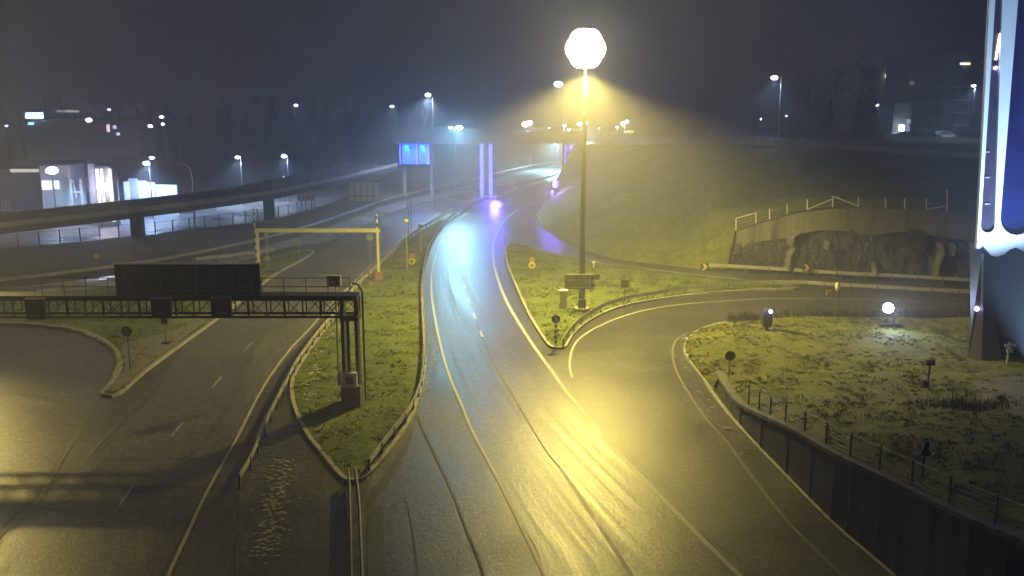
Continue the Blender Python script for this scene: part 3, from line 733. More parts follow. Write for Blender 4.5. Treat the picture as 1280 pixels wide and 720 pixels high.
# ------------------------------------------------------------------ sign gantry
gb = G(437, 506); GY = gb.y
gt = thing('sign_gantry', gb, 'dark lattice sign gantry reaching over the motorway from the verge', 'gantry')
zt = V(437, 371, GY).z; zb = V(437, 394, GY).z; x0, x1 = V(-90, 390, GY).x, V(448, 390, GY).x
for nm, z in (('top_chord', zt), ('bottom_chord', zb)):
    for dy in (-.5, .6): MB().box(((x0+x1)/2, GY+dy, z), (x1-x0, .22 if nm == 'top_chord' else .12, .26 if nm == 'top_chord' else .13)).build(nm, DSTEEL, gt)
nb = 24; mb = MB(); mb2 = MB()
for i in range(nb+1):
    x = x0+(x1-x0)*i/nb
    MB().box((x, GY-.5, (zt+zb)/2), (.08 if i % 2 else .14, .08, zt-zb-.2)).build('upright', DSTEEL, gt); MB().box((x, GY+.6, (zt+zb)/2), (.07, .07, zt-zb-.2)).build('upright', DSTEEL, gt)
    if i < nb:
        x2 = x0+(x1-x0)*(i+1)/nb; a, bq = (zb, zt) if i % 2 else (zt, zb)
        mb2.tube([(x, GY-.5, a), (x2, GY-.5, bq)], .028, 5); mb.tube([(x, GY+.6, bq), (x2, GY+.6, a)], .028, 5)
mb.build('lattice', GSTEEL, gt); mb2.build('lattice', GSTEEL, gt)
MB().box(((x0+x1)/2, GY, zt+.16), (x1-x0, 1.3, .05)).build('walkway', DSTEEL, gt)
mb = MB(); xh0 = V(60, 371, GY).x; xh1 = V(440, 371, GY).x
for dy in (-.62,):
    for h in (.6, 1.15): mb.tube([(xh0, GY+dy, zt+.18+h), (xh1, GY+dy, zt+.18+h)], .028, 6)
    for i in range(15): x = xh0+(xh1-xh0)*i/14; mb.tube([(x, GY+dy, zt+.1), (x, GY+dy, zt+1.33)], .028, 6)
mb.build('handrail', GSTEEL, gt)
for px in (430.5, 447.5):
    x = V(px, 440, GY).x; MB().box((x, GY, (zt+.1)/2), (.2, .9, zt)).build('leg', DSTEEL, gt)
x = V(454.5, 440, GY).x; MB().tube([(x, GY+.2, 0.1), (x, GY+.2, zt+.3), (x-.25, GY+.2, zt+.75), (x-.6, GY+.2, zt+.85)], .06, 8).build('ladder_pipe', GSTEEL, gt)
x = V(436.5, 440, GY).x; MB().tube([(x, GY-.2, .1), (x, GY-.2, zb)], .09, 8).build('cable_duct', BLACK, gt)
MB().box((V(439, 396, GY).x, GY, zb-.12), (1.1, 1.2, .24)).build('head_plate', DSTEEL, gt)
sg = thing('overhead_sign', (V(236, 360, GY).x, GY, zt), 'wide dark back of an overhead sign panel above the motorway', 'sign')
pa, pb = V(144.5, 330, GY-.3), V(327.5, 369, GY-.3)
MB().box(((pa.x+pb.x)/2, GY-.45, (pa.z+pb.z)/2), (pb.x-pa.x, .22, pa.z-pb.z)).build('panel', DSTEEL, sg)
MB().box(((pa.x+pb.x)/2, GY-.45, pa.z+.05), (pb.x-pa.x+.1, .3, .07)).build('top_edge', WHITE, sg)
mb = MB()
for i in range(8): x = pa.x+(pb.x-pa.x)*(i+.5)/8; mb.box((x, GY-.585, (pa.z+pb.z)/2), (.05, .04, pa.z-pb.z-.1))
mb.box(((pa.x+pb.x)/2, GY-.585, pb.z+.35), (pb.x-pa.x-.1, .03, .06)); mb.build('ribs', GSTEEL, sg)
for (xa, xb, ya, yb, lab, mt) in ((32, 58, 374, 399, 'leftmost small square sign back hanging alone on the gantry', GSTEEL), (189, 215, 373, 397, 'middle small square sign back hanging under the wide dark panel', DSTEEL), (265, 290, 372, 396, 'rightmost small square sign back hanging under the wide dark panel', DSTEEL)):
    a, c_ = V(xa, ya, GY-.9), V(xb, yb, GY-.9)
    t_ = thing('lane_signal', ((a.x+c_.x)/2, GY-.9, c_.z), lab, 'sign', 'small square signals on the gantry')
    MB().box(((a.x+c_.x)/2, GY-.9, (a.z+c_.z)/2), (c_.x-a.x, .3, a.z-c_.z)).build('housing', mt, t_)
    MB().box(((a.x+c_.x)/2, GY-1.07, c_.z+.28), ((c_.x-a.x)*.55, .04, .07)).box(((a.x+c_.x)/2, GY-.9, a.z+.03), (c_.x-a.x+.06, .36, .06)).build('hood', STEEL, t_)
# cabinet with white square plate under the gantry leg
q = G(439, 507); cab = thing('control_cabinet', (q.x, GY-.95, .1), 'grey roadside cabinet with a white framed black square at the gantry foot', 'cabinet')
a, c_ = V(427, 484, GY-.95), V(451.5, 506, GY-.95)
MB().box(((a.x+c_.x)/2, GY-.9, a.z/2+.1), (c_.x-a.x, .6, a.z)).build('body', GSTEEL, cab)
a, c_ = V(428.5, 466, GY-1.2), V(446.5, 484.5, GY-1.2)
MB().box(((a.x+c_.x)/2, GY-1.15, (a.z+c_.z)/2), (c_.x-a.x, .25, a.z-c_.z)).build('sign_plate', WHITE, cab)
MB().box(((a.x+c_.x)/2, GY-1.3, (a.z+c_.z)/2), ((c_.x-a.x)*.5, .06, (a.z-c_.z)*.5)).build('black_square', BLACK, cab)
a, c_ = V(422.5, 465, GY-1.2), V(426.5, 481, GY-1.2)
MB().box(((a.x+c_.x)/2, GY-1.15, (a.z+c_.z)/2), (c_.x-a.x, .5, a.z-c_.z)).build('side_plate', WHITE, cab)
# ------------------------------------------------------------------ yellow height portal
pb_ = G(473, 352); PY_ = pb_.y
po = thing('height_portal', pb_, 'yellow height limit portal spanning the motorway', 'portal')
zA = V(473, 288, PY_).z; xA, xB = V(323.5, 330, PY_).x, V(473, 330, PY_).x
MB().box(((xA+xB)/2, PY_, zA), (xB-xA+.5, .3, .38)).build('beam', YELLOW, po)
for x in (xA, xB): MB().box((x, PY_, zA/2-.1), (.24, .26, zA-.2)).build('post', YELLOW, po)
for px, yt in ((319, 261), (471.5, 267)):
    x = V(px, 300, PY_+.4).x; z1 = V(px, yt, PY_+.4).z
    ms = MB().tube([(x, PY_+.4, 0), (x, PY_+.4, z1)], .08, 8); m_ = ms.build('mast', WHITE, po)
    bm_ = MB()
    for i in range(9): bm_.tube([(x, PY_+.4, .6+i*z1/9.6), (x, PY_+.4, .6+i*z1/9.6+.35)], .1, 8)
    bm_.build('cable_clips', BLACK, m_)
for px in (474.5,):
    p = G(px, 352); MB().box((p.x, PY_-.35, .55), (.75, .45, 1.1)).build('base_guard', ORANGE, po)
# ------------------------------------------------------------------ poles, small signs
def pole_sign(px, yb, yt, label, cat='sign', name='road_sign', z=0.0, kind='round', size=.35, back=GSTEEL, polem=STEEL, group=None, base=None, pr=.045, hub=None):
    b_ = base if base is not None else G(px, yb, z)
    zt_ = ZT(b_, yt); t_ = thing(name, b_, label, cat, group)
    MB().tube([b_, (b_.x, b_.y, zt_)], pr, 8).build('pole', polem, t_)
    zc = zt_-size; y = b_.y-.09
    if kind == 'round':
        MB().disc((b_.x, y, zc), size, (0, 1, .1), .04).build('sign_plate', back, t_)
        if hub: MB().disc((b_.x, y-.04, zc), size*.72, (0, 1, .1), .02).build('sign_face', hub, t_)
    elif kind == 'rect':
        MB().box((b_.x, y, zc), (size*2, .05, size*2)).build('sign_plate', back, t_)
        if hub: MB().box((b_.x, y-.04, zc), (size*1.3, .04, size*1.2)).build('sign_face', hub, t_)
    elif kind == 'hex':
        MB().tube([(b_.x, y-.02, zc), (b_.x, y+.02, zc)], size, 8).build('sign_plate', back, t_)
    return t_
def on_mid(px, py): p = G(px, py, .2); return p
pole_sign(163, 462, 407, 'round dark sign back on a thin pole at the ramp kerb', size=.38, back=BLACK, z=.2, polem=GSTEEL)
t_ = pole_sign(208, 429, 397, 'thin sign pole on a dark foot below the hanging gantry signal', kind='rect', size=.25, back=GSTEEL, z=.25, polem=GSTEEL)
MB().box((t_.location.x, t_.location.y, .3), (.6, .6, .18)).build('foot', BLACK, t_)
pole_sign(373, 318, 298, 'small pale round sign back left of the motorway beyond the portal', size=.38, back=STEEL, z=.1)
t_ = pole_sign(335.5, 337, 291, 'stacked signal heads on a pole inside the portal', cat='signal', name='signal_pole', kind='rect', size=.22, back=STEEL, z=.2)
q = t_.location
for dz in (1.5, 2.4): MB().disc((q.x, q.y-.15, dz), .3, (0, 1, 0), .1).build('signal_head', STEEL, t_)
pole_sign(463, 326, 293, 'pale narrow sign seen through the portal on the right', kind='rect', size=.34, back=STEEL, z=.15)
pole_sign(123, 343, 315, 'orange round sign on a pole by the far guardrail', size=.45, back=ORANGE, hub=CREAM, z=.1)
pole_sign(165, 335, 317, 'orange narrow sign peeking above the wide dark panel', kind='rect', size=.4, back=ORANGE, z=.1)
for (px, yb, lab, w) in ((382, 262, 'small cream back of a direction sign beneath the viaduct', (372, 393, 236, 251)), (455, 262, 'large cream back of a direction sign with vertical battens', (435, 475, 228, 252))):
    b_ = G(px, yb, .1); t_ = thing('direction_sign', b_, lab, 'sign')
    a, c_ = V(w[0], w[2], b_.y), V(w[1], w[3], b_.y)
    MB().box(((a.x+c_.x)/2, b_.y, (a.z+c_.z)/2), (c_.x-a.x, .12, a.z-c_.z)).build('sign_plate', CREAM, t_)
    mb = MB(); nn = 5 if w[1]-w[0] > 30 else 3
    for i in range(nn+1): x = a.x+(c_.x-a.x)*i/nn; mb.box((x, b_.y-.1, (a.z+c_.z)/2), (.1, .08, a.z-c_.z))
    mb.box(((a.x+c_.x)/2, b_.y-.1, c_.z+(a.z-c_.z)*.3), (c_.x-a.x, .07, .1)); mb.build('battens', GSTEEL, t_)
    for k_ in (.2, .8): x = a.x+(c_.x-a.x)*k_; MB().box((x, b_.y+.15, a.z/2), (.14, .14, a.z)).build('leg', GSTEEL, t_)
# camera pole by gantry
b_ = G(423.5, 470, .2); t_ = thing('detector_pole', b_, 'slim pole with a white framed detector box beside the gantry leg', 'detector')
zt_ = ZT(b_, 343); MB().tube([b_, (b_.x, b_.y, zt_)], .07, 8).build('pole', STEEL, t_)
MB().box((b_.x-.05, b_.y-.2, zt_-.42), (.95, .2, .8)).build('box_frame', WHITE, t_)
MB().box((b_.x-.05, b_.y-.32, zt_-.42), (.6, .06, .5)).build('box_face', GSTEEL, t_)
MB().box((b_.x-.05, b_.y-.37, zt_-.5), (.25, .05, .12)).build('label_plate', WHITE, t_)
# lamp-like head pole and companions on far part of verge
b_ = G(509, 337, .2); t_ = thing('camera_pole', b_, 'thin pole with a pale camera head on the far central verge', 'camera')
zt_ = ZT(b_, 272); MB().tube([b_, (b_.x, b_.y, zt_)], .06, 8).build('pole', STEEL, t_)
MB().sphere((b_.x, b_.y-.1, zt_-.35), .3, 10, .8).build('camera_head', WHITE, t_); MB().box((b_.x, b_.y-.1, zt_-.02), (.5, .4, .1)).build('hood', GSTEEL, t_)
pole_sign(526, 316, 280, 'short post with a narrow grey sign between two thin poles', kind='rect', size=.2, back=GSTEEL, z=.2, pr=.09)
for px, yb, yt, lab in ((511, 300, 243, 'very thin bare pole on the verge before the bridge, left one'), (514.5, 300, 248, 'very thin bare pole on the verge before the bridge, right one')):
    b_ = G(px, yb, .1); tag(MB().tube([b_, (b_.x, b_.y, ZT(b_, yt))], .06, 6).build('bare_pole', GSTEEL, origin=b_), lab, 'pole')
for px, yb, lab in ((515, 333, 'red over yellow round keep right sign on the central verge'), (665, 338, 'red over yellow round sign on the gore verge')):
    b_ = G(px, yb, .15); t_ = thing('marker_sign', b_, lab, 'sign')
    MB().tube([b_, (b_.x, b_.y, 1.6)], .04, 6).build('pole', GSTEEL, t_)
    MB().disc((b_.x, b_.y-.08, .75), .38, (0, 1, .1), .04).build('lower_plate', SIGNY, t_); MB().disc((b_.x, b_.y-.12, .75), .2, (0, 1, .1), .03).build('lower_face', GSTEEL, t_)
    MB().disc((b_.x, b_.y-.08, 1.42), .3, (0, 1, .1), .04).build('upper_plate', ORANGE, t_)
# blue keep-side sign with striped pole
b_ = G(694.5, 433, .18); t_ = thing('keep_right_sign', b_, 'round blue sign on a striped pole at the tip of the gore verge', 'sign')
MB().tube([b_, (b_.x, b_.y, ZT(b_, 396))], .05, 8).build('pole', WHITE, t_)
mb = MB()
for i in range(4): mb.tube([(b_.x, b_.y, .45+i*.42), (b_.x, b_.y, .65+i*.42)], .1, 8)
mb.build('black_bands', BLACK, t_)
zc = ZT(b_, 398.5); MB().disc((b_.x, b_.y-.1, zc), .34, (0, 1, .1), .04).build('sign_plate', BLUE, t_)
MB().prism([[(b_.x-.13, b_.y-.14, zc+.13), (b_.x-.07, b_.y-.14, zc+.17), (b_.x+.12, b_.y-.14, zc-.04), (b_.x+.16, b_.y-.14, zc+.04), (b_.x+.17, b_.y-.14, zc-.18), (b_.x-.04, b_.y-.14, zc-.15), (b_.x+.05, b_.y-.14, zc-.1)]], (0, -.01, 0)).build('arrow', WHITE, t_)
# utility cabinet
b_ = G(704, 386, .2); t_ = thing('utility_cabinet', b_, 'slim pale utility cabinet with a bright top beside the mast', 'cabinet')
h = ZT(b_, 361)-.2; MB().box((b_.x, b_.y, h/2+.1), (.62, .5, h-.2)).build('body', SIGNG, t_); MB().box((b_.x, b_.y-.02, h+.04), (.8, .7, .1)).build('top', WHITE, t_)
# main high mast
MAST = G(727, 389, .2); zl = ZT(MAST, 58)
mt_ = thing('high_mast', MAST, 'tall floodlight mast with a glaring yellow lamp crown on the gore verge', 'light mast')
MB().tube([MAST, (MAST.x, MAST.y, ZT(MAST, 270)), (MAST.x, MAST.y, zl)], .3, 12, .14).build('pole', GSTEEL, mt_)
MB().tube([MAST, MAST+Vector((0, 0, .35))], .75, 8).build('base', CONC, mt_)
MB().box((MAST.x, MAST.y-.3, .9), (.7, .35, 1.0)).build('door_box', GSTEEL, mt_)
def crown(t_, P, z, R, lens, rl):
    c_ = MB().tube([(P.x, P.y, z-.25), (P.x, P.y, z+.35)], .5, 10).build('crown', GSTEEL, t_)
    for k_ in range(16):
        tier = k_//8; a = 2*pi*(k_ % 8)/8+tier*.39; R_ = R*(1.0 if tier == 0 else .6); q = Vector((P.x+cos(a)*R_, P.y+sin(a)*R_, z-.2+(0 if tier == 0 else (.8 if k_ % 2 else -.75)*R)))
        MB().tube([(P.x, P.y, z), (q.x, q.y, z)], .06, 5).build('arm', GSTEEL, t_)
        f_ = MB().box((q.x, q.y, q.z+.3), (.6, .5, .2), a).build('floodlight', GSTEEL, t_)
        MB().sphere((q.x, q.y, q.z), rl, 28, 1.1).build('lens', lens, f_)
crown(mt_, MAST, zl, .72, LENSY, 1.0)
light('SPOT', (MAST.x, MAST.y, zl-2.4), 125000, (1, .78, .17), mt_, (MAST.x, MAST.y, 0), 152, .45, .6)
light('POINT', (MAST.x, MAST.y, zl-1.9), 5500, (1, .78, .22), mt_, None, radius=.4)
# direction signs on mast
sb = G(724, 389, .2); zs0, zs1 = V(724, 343, sb.y-.6).z, V(724, 361, sb.y-.6).z
def text_mesh(txt, size, loc, mat, parent, name='lettering'):
    cu = bpy.data.curves.new('t', 'FONT'); cu.body = txt; cu.size = size; cu.align_x = 'CENTER'; cu.align_y = 'CENTER'; cu.extrude = .01
    to = bpy.data.objects.new('t', cu); C.objects.link(to); bpy.context.view_layer.update()
    me = bpy.data.meshes.new_from_object(to.evaluated_get(bpy.context.evaluated_depsgraph_get()))
    bpy.data.objects.remove(to); o = bpy.data.objects.new(name, me); me.materials.clear(); me.materials.append(mat); C.objects.link(o)
    o.parent = parent; o.location = Vector(loc)-parent_origin(parent); o.rotation_euler = (radians(90), 0, 0); return o
for (ya, yb, txt, lab) in ((343, 351.6, 'TAMPELLA', 'upper grey arrow sign reading TAMPELLA fixed on the mast'), (352.4, 361, 'LAPINNIEMI', 'lower grey arrow sign reading LAPINNIEMI fixed on the mast')):
    Y = sb.y-.75; a, c_ = V(706, ya, Y), V(742, yb, Y); zm = (a.z+c_.z)/2
    t_ = thing('arrow_sign', ((a.x+c_.x)/2, Y, c_.z), lab, 'sign')
    MB().box(((a.x+c_.x)/2, Y, zm), (c_.x-a.x, .1, a.z-c_.z)).build('sign_plate', SIGNG, t_)
    mb = MB(); hh = (a.z-c_.z)/2
    for z in (a.z-.02, c_.z+.02): mb.box(((a.x+c_.x)/2, Y-.06, z), (c_.x-a.x, .03, .05))
    mb.box((a.x+.03, Y-.06, zm), (.05, .03, hh*2-.1)); mb.build('border', BLACK, t_)
    MB().prism([[(c_.x-.22, Y-.08, zm+hh*.85), (c_.x+.18, Y-.08, zm), (c_.x-.22, Y-.08, zm-hh*.85)]], (0, .05, 0)).build('arrow_tip', BLACK, t_)
    text_mesh(txt, .4 if len(txt) > 8 else .46, ((a.x+c_.x)/2-.15, Y-.065, zm), BLACK, t_)
q = V(746, 346, sb.y-.4); tag(MB().disc(q, .28, (0, 1, 0), .08).tube([(q.x, q.y+.05, q.z), (MAST.x, q.y+.3, q.z)], .03, 5).build('round_sign', ORANGE, origin=q), 'small brownish round sign at the right end of the arrow signs', 'sign')
pole_sign(780, 386, 350, 'small dark square sign on a thin pole before the curved guardrail', kind='rect', size=.34, back=BLACK, z=.2, polem=GSTEEL, hub=GSTEEL)
q = G(742, 336, .15); tag(MB().tube([q, q+Vector((0, 0, .7))], .06, 6).sphere(q+Vector((0, 0, .75)), .16, 8).build('delineator', WHITE, origin=q), 'small white marker knob on the far edge of the gore verge', 'marker')
# chevrons
for px, yb, lab in ((880, 345, 'yellow chevron board at the bend left of the rock'), (1007, 346, 'yellow chevron board in front of the rock face')):
    b_ = G(px, yb+1, .05); t_ = thing('chevron_sign', b_, lab, 'sign')
    MB().tube([b_, (b_.x, b_.y, 1.1)], .05, 6).build('pole', GSTEEL, t_)
    MB().box((b_.x, b_.y-.08, 1.15), (.85, .06, .85)).build('sign_plate', BLACK, t_)
    x, y, z = b_.x, b_.y-.13, 1.15
    MB().prism([[(x-.3, y, z+.36), (x-.02, y, z+.36), (x+.32, y, z), (x-.02, y, z-.36), (x-.3, y, z-.36), (x+.02, y, z)]], (0, .02, 0)).build('chevron', SIGNY, t_)
b_ = G(913.5, 334, .0); tag(MB().box((b_.x, b_.y, .85), (.45, .3, 1.6)).box((b_.x, b_.y, 1.68), (.5, .35, .06)).build('marker_post', WHITE, origin=b_), 'white marker post at the left end of the rock face', 'post')
b_ = G(972, 341, 0); t_ = thing('white_cabinet', b_+Vector((0, .3, 0)), 'square white cabinet against the rock behind the guardrail', 'cabinet')
MB().box((b_.x, b_.y+.3, .72), (1.1, .5, 1.3)).build('body', WHITE, t_); MB().box((b_.x, b_.y+.3, 1.41), (1.2, .6, .07)).box((b_.x, b_.y+.3, .05), (1.0, .45, .1)).build('plinth_and_cap', GSTEEL, t_)
b_ = G(1046, 405, .1); t_ = thing('sign_post', b_, 'thin pole with a bright yellow box and a white oval on the mound edge', 'sign')
zt_ = ZT(b_, 352); MB().tube([b_, (b_.x, b_.y, zt_)], .04, 6).build('pole', GSTEEL, t_)
q = V(1037.5, 366, b_.y); MB().box((q.x, q.y, q.z), (.62, .1, .5)).build('yellow_box', SIGNY, t_); MB().box((q.x, q.y+.08, q.z), (.74, .06, .6)).build('box_frame', BLACK, t_)
q = V(1047, 358.5, b_.y-.1); MB().sphere(q, .22, 10, 1.9).build('oval_plate', CREAM, t_)
# dark speed camera housing
b_ = MG(958, 413); t_ = thing('camera_housing', b_, 'dark rounded roadside camera housing with a small glowing lamp', 'camera housing')
sc_ = 1200/b_.y*.97
pts = [(-.36, .35), (.28, .35), (.36, .6), (.36, 1.55), (.3, 1.85), (.1, 1.95), (-.12, 1.85), (-.3, 1.55), (-.38, 1.2)]
MB().prism([[(b_.x+x, b_.y-.3, b_.z+z) for x, z in pts]], (0, .6, 0)).build('housing', DSTEEL, t_)
MB().box((b_.x, b_.y, b_.z+.15), (.25, .25, .45)).build('foot', GSTEEL, t_)
q = V(963.5, 389.5, b_.y-.35); lm = MB().sphere(q, .16, 10).build('lamp', LENSV, t_); light('POINT', q+Vector((0, -.3, 0)), 25, (.6, .6, 1), lm, radius=.1)
# floodlight on mound (glaring)
b_ = MG(1112, 408); t_ = thing('ground_floodlight', b_, 'glaring blue white floodlight on a low stand at the mound edge', 'floodlight')
MB().box((b_.x, b_.y, b_.z+.15), (1.9, .5, .12)).build('base', BLACK, t_)
for dx in (-.3, .3): MB().tube([(b_.x+dx, b_.y, b_.z+.2), (b_.x+dx, b_.y, b_.z+1.1)], .04, 6).build('leg', BLACK, t_)
q = V(1110.5, 385, b_.y); hs = MB().box((q.x, q.y+.25, q.z), (.9, .3, .7)).build('housing', BLACK, t_)
MB().sphere(q, .42, 12).build('lens', emit('floodlight_lens', (.62, .75, 1), 60), hs)
light('SPOT', q+Vector((0, -.5, .05)), 2600, (.5, .68, 1), hs, MG(1160, 470), 150, 1, .3)
# small spotlights / signs on the mound
b_ = MG(911, 472); pole_sign(911, 472, 438, 'dark round sign back on a thin pole at the start of the retaining wall', base=b_, size=.36, back=BLACK, polem=GSTEEL)
b_ = MG(1160, 482); t_ = thing('spotlight', b_, 'small dark spotlight on a short post in the middle of the mound', 'spotlight')
MB().tube([b_, (b_.x, b_.y, ZT(b_, 452))], .06, 6).build('post', BLACK, t_); MB().box((b_.x, b_.y, ZT(b_, 453)), (.5, .3, .32)).build('head', BLACK, t_); MB().box((b_.x-.25, b_.y-.2, b_.z+.2), (.35, .3, .4)).build('junction_box', DSTEEL, t_)
MB().box((b_.x, b_.y-.16, ZT(b_, 455)+.16), (.42, .02, .06)).build('trim', WHITE, t_)
b_ = MG(1153, 598); t_ = thing('tilted_sign', b_, 'small tilted dark sign seen edge on above the retaining wall fence', 'sign')
MB().tube([b_, (b_.x, b_.y, ZT(b_, 548))], .05, 6).build('pole', BLACK, t_); zc = ZT(b_, 563); MB().prism([[(b_.x-.22, b_.y-.1, zc-.18), (b_.x+.2, b_.y-.1, zc-.2), (b_.x+.22, b_.y-.1, zc-.05), (b_.x+.1, b_.y-.1, zc+.1), (b_.x+.13, b_.y-.1, zc+.42), (b_.x-.02, b_.y-.1, zc+.42)]], (0, .12, 0)).build('head', DSTEEL, t_)
b_ = MG(1259, 456); t_ = thing('path_sign', b_, 'round sign over a small plate on a pole before the pylon base', 'sign')
zt_ = ZT(b_, 413); MB().tube([b_, (b_.x, b_.y, zt_)], .06, 8).build('pole', SIGNG, t_); MB().disc((b_.x, b_.y-.1, zt_-.35), .42, (0, 1, .1), .05).build('round_plate', BLACK, t_); MB().box((b_.x, b_.y-.1, zt_-1.0), (.75, .05, .2)).build('bar_plate', SIGNG, t_); MB().box((b_.x, b_.y-.1, zt_-1.35), (.4, .05, .3)).build('small_plate', SIGNG, t_)
# ------------------------------------------------------------------ pylon at right edge
PB = MG(1222, 446); PYY = PB.y
py_ = thing('illuminated_pylon', PB, 'tall illuminated pylon with pale rounded frames on a dark faceted foot', 'pylon')
def pv_(px, y, d=0.0): return V(px, y, PYY+d)
def mir(lst): return lst
L_ = [(1221, 300), (1229, 160), (1237, 0), (1248, -230)]
R_ = [(2600-x, y) for x, y in L_]
outer = [pv_(1220.5, 311), pv_(1221.5, 300), pv_(1229, 160), pv_(1237, 0), pv_(1248, -230)] + [pv_(1352, -230), pv_(1363, 0), pv_(1371, 160), pv_(1378.5, 300), pv_(1379.5, 311)]
wave = [(1372, 318), (1366, 307), (1360, 320), (1350, 322), (1335, 312), (1325, 309), (1312, 314), (1300, 321), (1292, 324), (1280, 314), (1270, 309), (1262, 312), (1255, 318), (1246, 321), (1239, 319), (1233, 312), (1229, 307), (1225, 311)]
outer += [pv_(x, y) for x, y in wave]
def slot(xl, xr, yb, yt, lean):
    cx = (xl+xr)/2; w = (xr-xl)/2; out = []
    for k_ in range(9): a = pi+pi*k_/8; out.append((cx+cos(a)*w, yb-w-sin(a)*w*1.0))
    out = [(cx-w, yb-w*1.0)] + [(cx+w*cos(pi+pi*k_/8), yb-w+(-sin(pi+pi*k_/8))*w) for k_ in range(1, 8)] + [(cx+w, yb-w)]
    top = [(lean[1], yt), (lean[0], yt)]
    return [pv_(x, y) for x, y in out+top]
s1 = slot(1226, 1243.5, 291, -190, (1256.5, 1259)); s2 = slot(1250.5, 1291, 294, -190, (1288, 1296)); s3 = slot(1309, 1349.5, 294, -190, (1304, 1312)); s4 = slot(1356.5, 1374, 291, -190, (1341, 1343.5))
fr = MB().prism([outer, s1, s2, s3, s4], (0, .3, 0)).build('pale_frame', PYLP, py_)
body = [pv_(x, y, .35) for x, y in [(1222, 312), (1230, 160), (1238, 0), (1249, -228), (1351, -228), (1362, 0), (1370, 160), (1378, 312)]]
MB().prism([body], (0, .35, 0)).build('body', PYLB, py_)
vi = slot(1226, 1243.5, 291, -190, (1256.5, 1259)); MB().prism([[v+Vector((0, .2, 0)) for v in vi]], (0, .12, 0)).build('violet_glazing', PYLV, py_)
mb = MB()
for y in (222, 255, 190): a = pv_(1234, y, .12); mb.box((a.x, a.y, a.z), (.3, .04, .05))
mb.build('fixings', SIGNG, py_)
a = pv_(1247, 60, .1); MB().tube([(a.x-.04, a.y, a.z-.75), (a.x+.06, a.y, a.z+.9)], .07, 8).build('mast_glint', emit('glint_warm', (1, .9, .72), 5), py_)  # glowing tube stands in for the mast lamp's reflection in the glazing
a = pv_(1244.5, 85, .1); MB().sphere(a, .12, 8).build('lamp_dot', LENSV, py_)
foot = [pv_(x, y, .2) for x, y in [(1229, 447), (1226, 312), (1374, 312), (1371, 447)]]
foot = [Vector((foot[0].x, foot[0].y, PB.z-.6)), foot[1]+Vector((0, 0, .3)), foot[2]+Vector((0, 0, .3)), Vector((foot[3].x, foot[3].y, PB.z-.6))]
MB().prism([foot], (0, 1.7, 0)).build('foot', PYLD, py_)
A, B_, D_ = pv_(1229, 312, .1), pv_(1228, 446, -.9), pv_(1256, 452, -1.3)
mb = MB(); mb.v = [pv_(1231, 335, .15), Vector((B_.x, B_.y, PB.z-.5)), Vector((D_.x, D_.y, PB.z-.5)), pv_(1226, 325, .25), Vector((B_.x-.4, B_.y+1.2, PB.z-.5)), Vector((D_.x, D_.y+1.6, PB.z-.5))]
mb.f = [(0, 1, 2), (3, 5, 4), (0, 3, 4, 1), (1, 4, 5, 2), (2, 5, 3, 0)]; mb.build('buttress', simple('pylon_grey_fin', (.04, .036, .055), .5, var=.2), py_)
mb = MB(); a, c_ = pv_(1228.5, 318, .0), pv_(1228, 445, -.3); mb.tube([a, c_], .07, 6); mb.build('edge_trim', STEEL, py_)
mb = MB(); mb.v = [pv_(1235, 330, .17), pv_(1300, 420, -.3), Vector((pv_(1258, 452, -.3).x, PYY-.3, PB.z-.5)), Vector((pv_(1350, 452, -.3).x, PYY-.3, PB.z-.5)), pv_(1350, 400, .17)]
mb.f = [(0, 2, 3, 1), (0, 1, 4), (1, 3, 4)]; mb.build('facet', simple('pylon_black_facet', (.009, .008, .016), .7, var=.15), py_)
q = pv_(1221, 386, -.05); lm = MB().sphere(q, .16, 10).build('foot_lamp', LENSV, py_)
# floodlights at the pylon foot washing the frame
for px, pw, ax in ((1300, 26000, 1243), (1316, 24000, 1262), (1345, 12000, 1350)):
    b_ = V(px, 455, PYY-8); b_.z = mound_z(b_.x, b_.y)
    t_ = thing('wash_light', b_, 'low black wash light in the grass pointing up at the pylon', 'floodlight', 'wash lights at the pylon foot')
    MB().box((b_.x, b_.y, b_.z+.1), (.5, .4, .2)).build('housing', BLACK, t_)
    MB().disc((b_.x, b_.y+.1, b_.z+.22), .16, (0, .5, 1), .03).build('lens', LENS, t_)
    light('SPOT', (b_.x, b_.y+.1, b_.z+.35), pw, (.42, .66, 1), t_, pv_(ax, 60, -.1), 66, .6, .12)
# ------------------------------------------------------------------ street lamps
def street_lamp(px, py, Y, zg, label, power, col=(.5, .66, 1), arm=.9, lens=LENS, r=.28, group=None, name='street_lamp', vis_pole=GSTEEL, spot=150, blend=.7, rad=.2, pr=.09):
    H = V(px, py, Y); base = Vector((H.x+arm, Y, zg)); t_ = thing(name, base, label, 'street lamp', group)
    MB().tube([base, (base.x, base.y, H.z+.1)], pr*1.3, 8, pr*.7).build('pole', vis_pole, t_)
    if abs(arm) > .05: MB().tube([(base.x, Y, H.z+.08), ((base.x+H.x)/2, Y, H.z+.22), (H.x, Y, H.z+.2)], pr*.6, 6).build('arm', vis_pole, t_)
    hd = MB().box((H.x, Y, H.z+.16), (max(.5, r*2.0), .4, .16)).build('lamp_head', GSTEEL, t_)
    MB().sphere((H.x, Y, H.z-.02), r, 10, .6).build('lens', lens, hd)
    if power > 1500: light('SPOT', (H.x, Y-.05, H.z-.3), power, col, hd, (H.x, Y, 0), spot, blend, rad)
    return t_
CG = 'cool white street lamps'
B0 = G(569.5, 262); HZ = ZT(B0, 160)
t_ = thing('double_street_lamp', B0, 'double armed cool white street lamp before the bridge', 'street lamp', CG)
MB().tube([B0, (B0.x, B0.y, HZ+.2)], .13, 8, .08).build('pole', STEEL, t_)
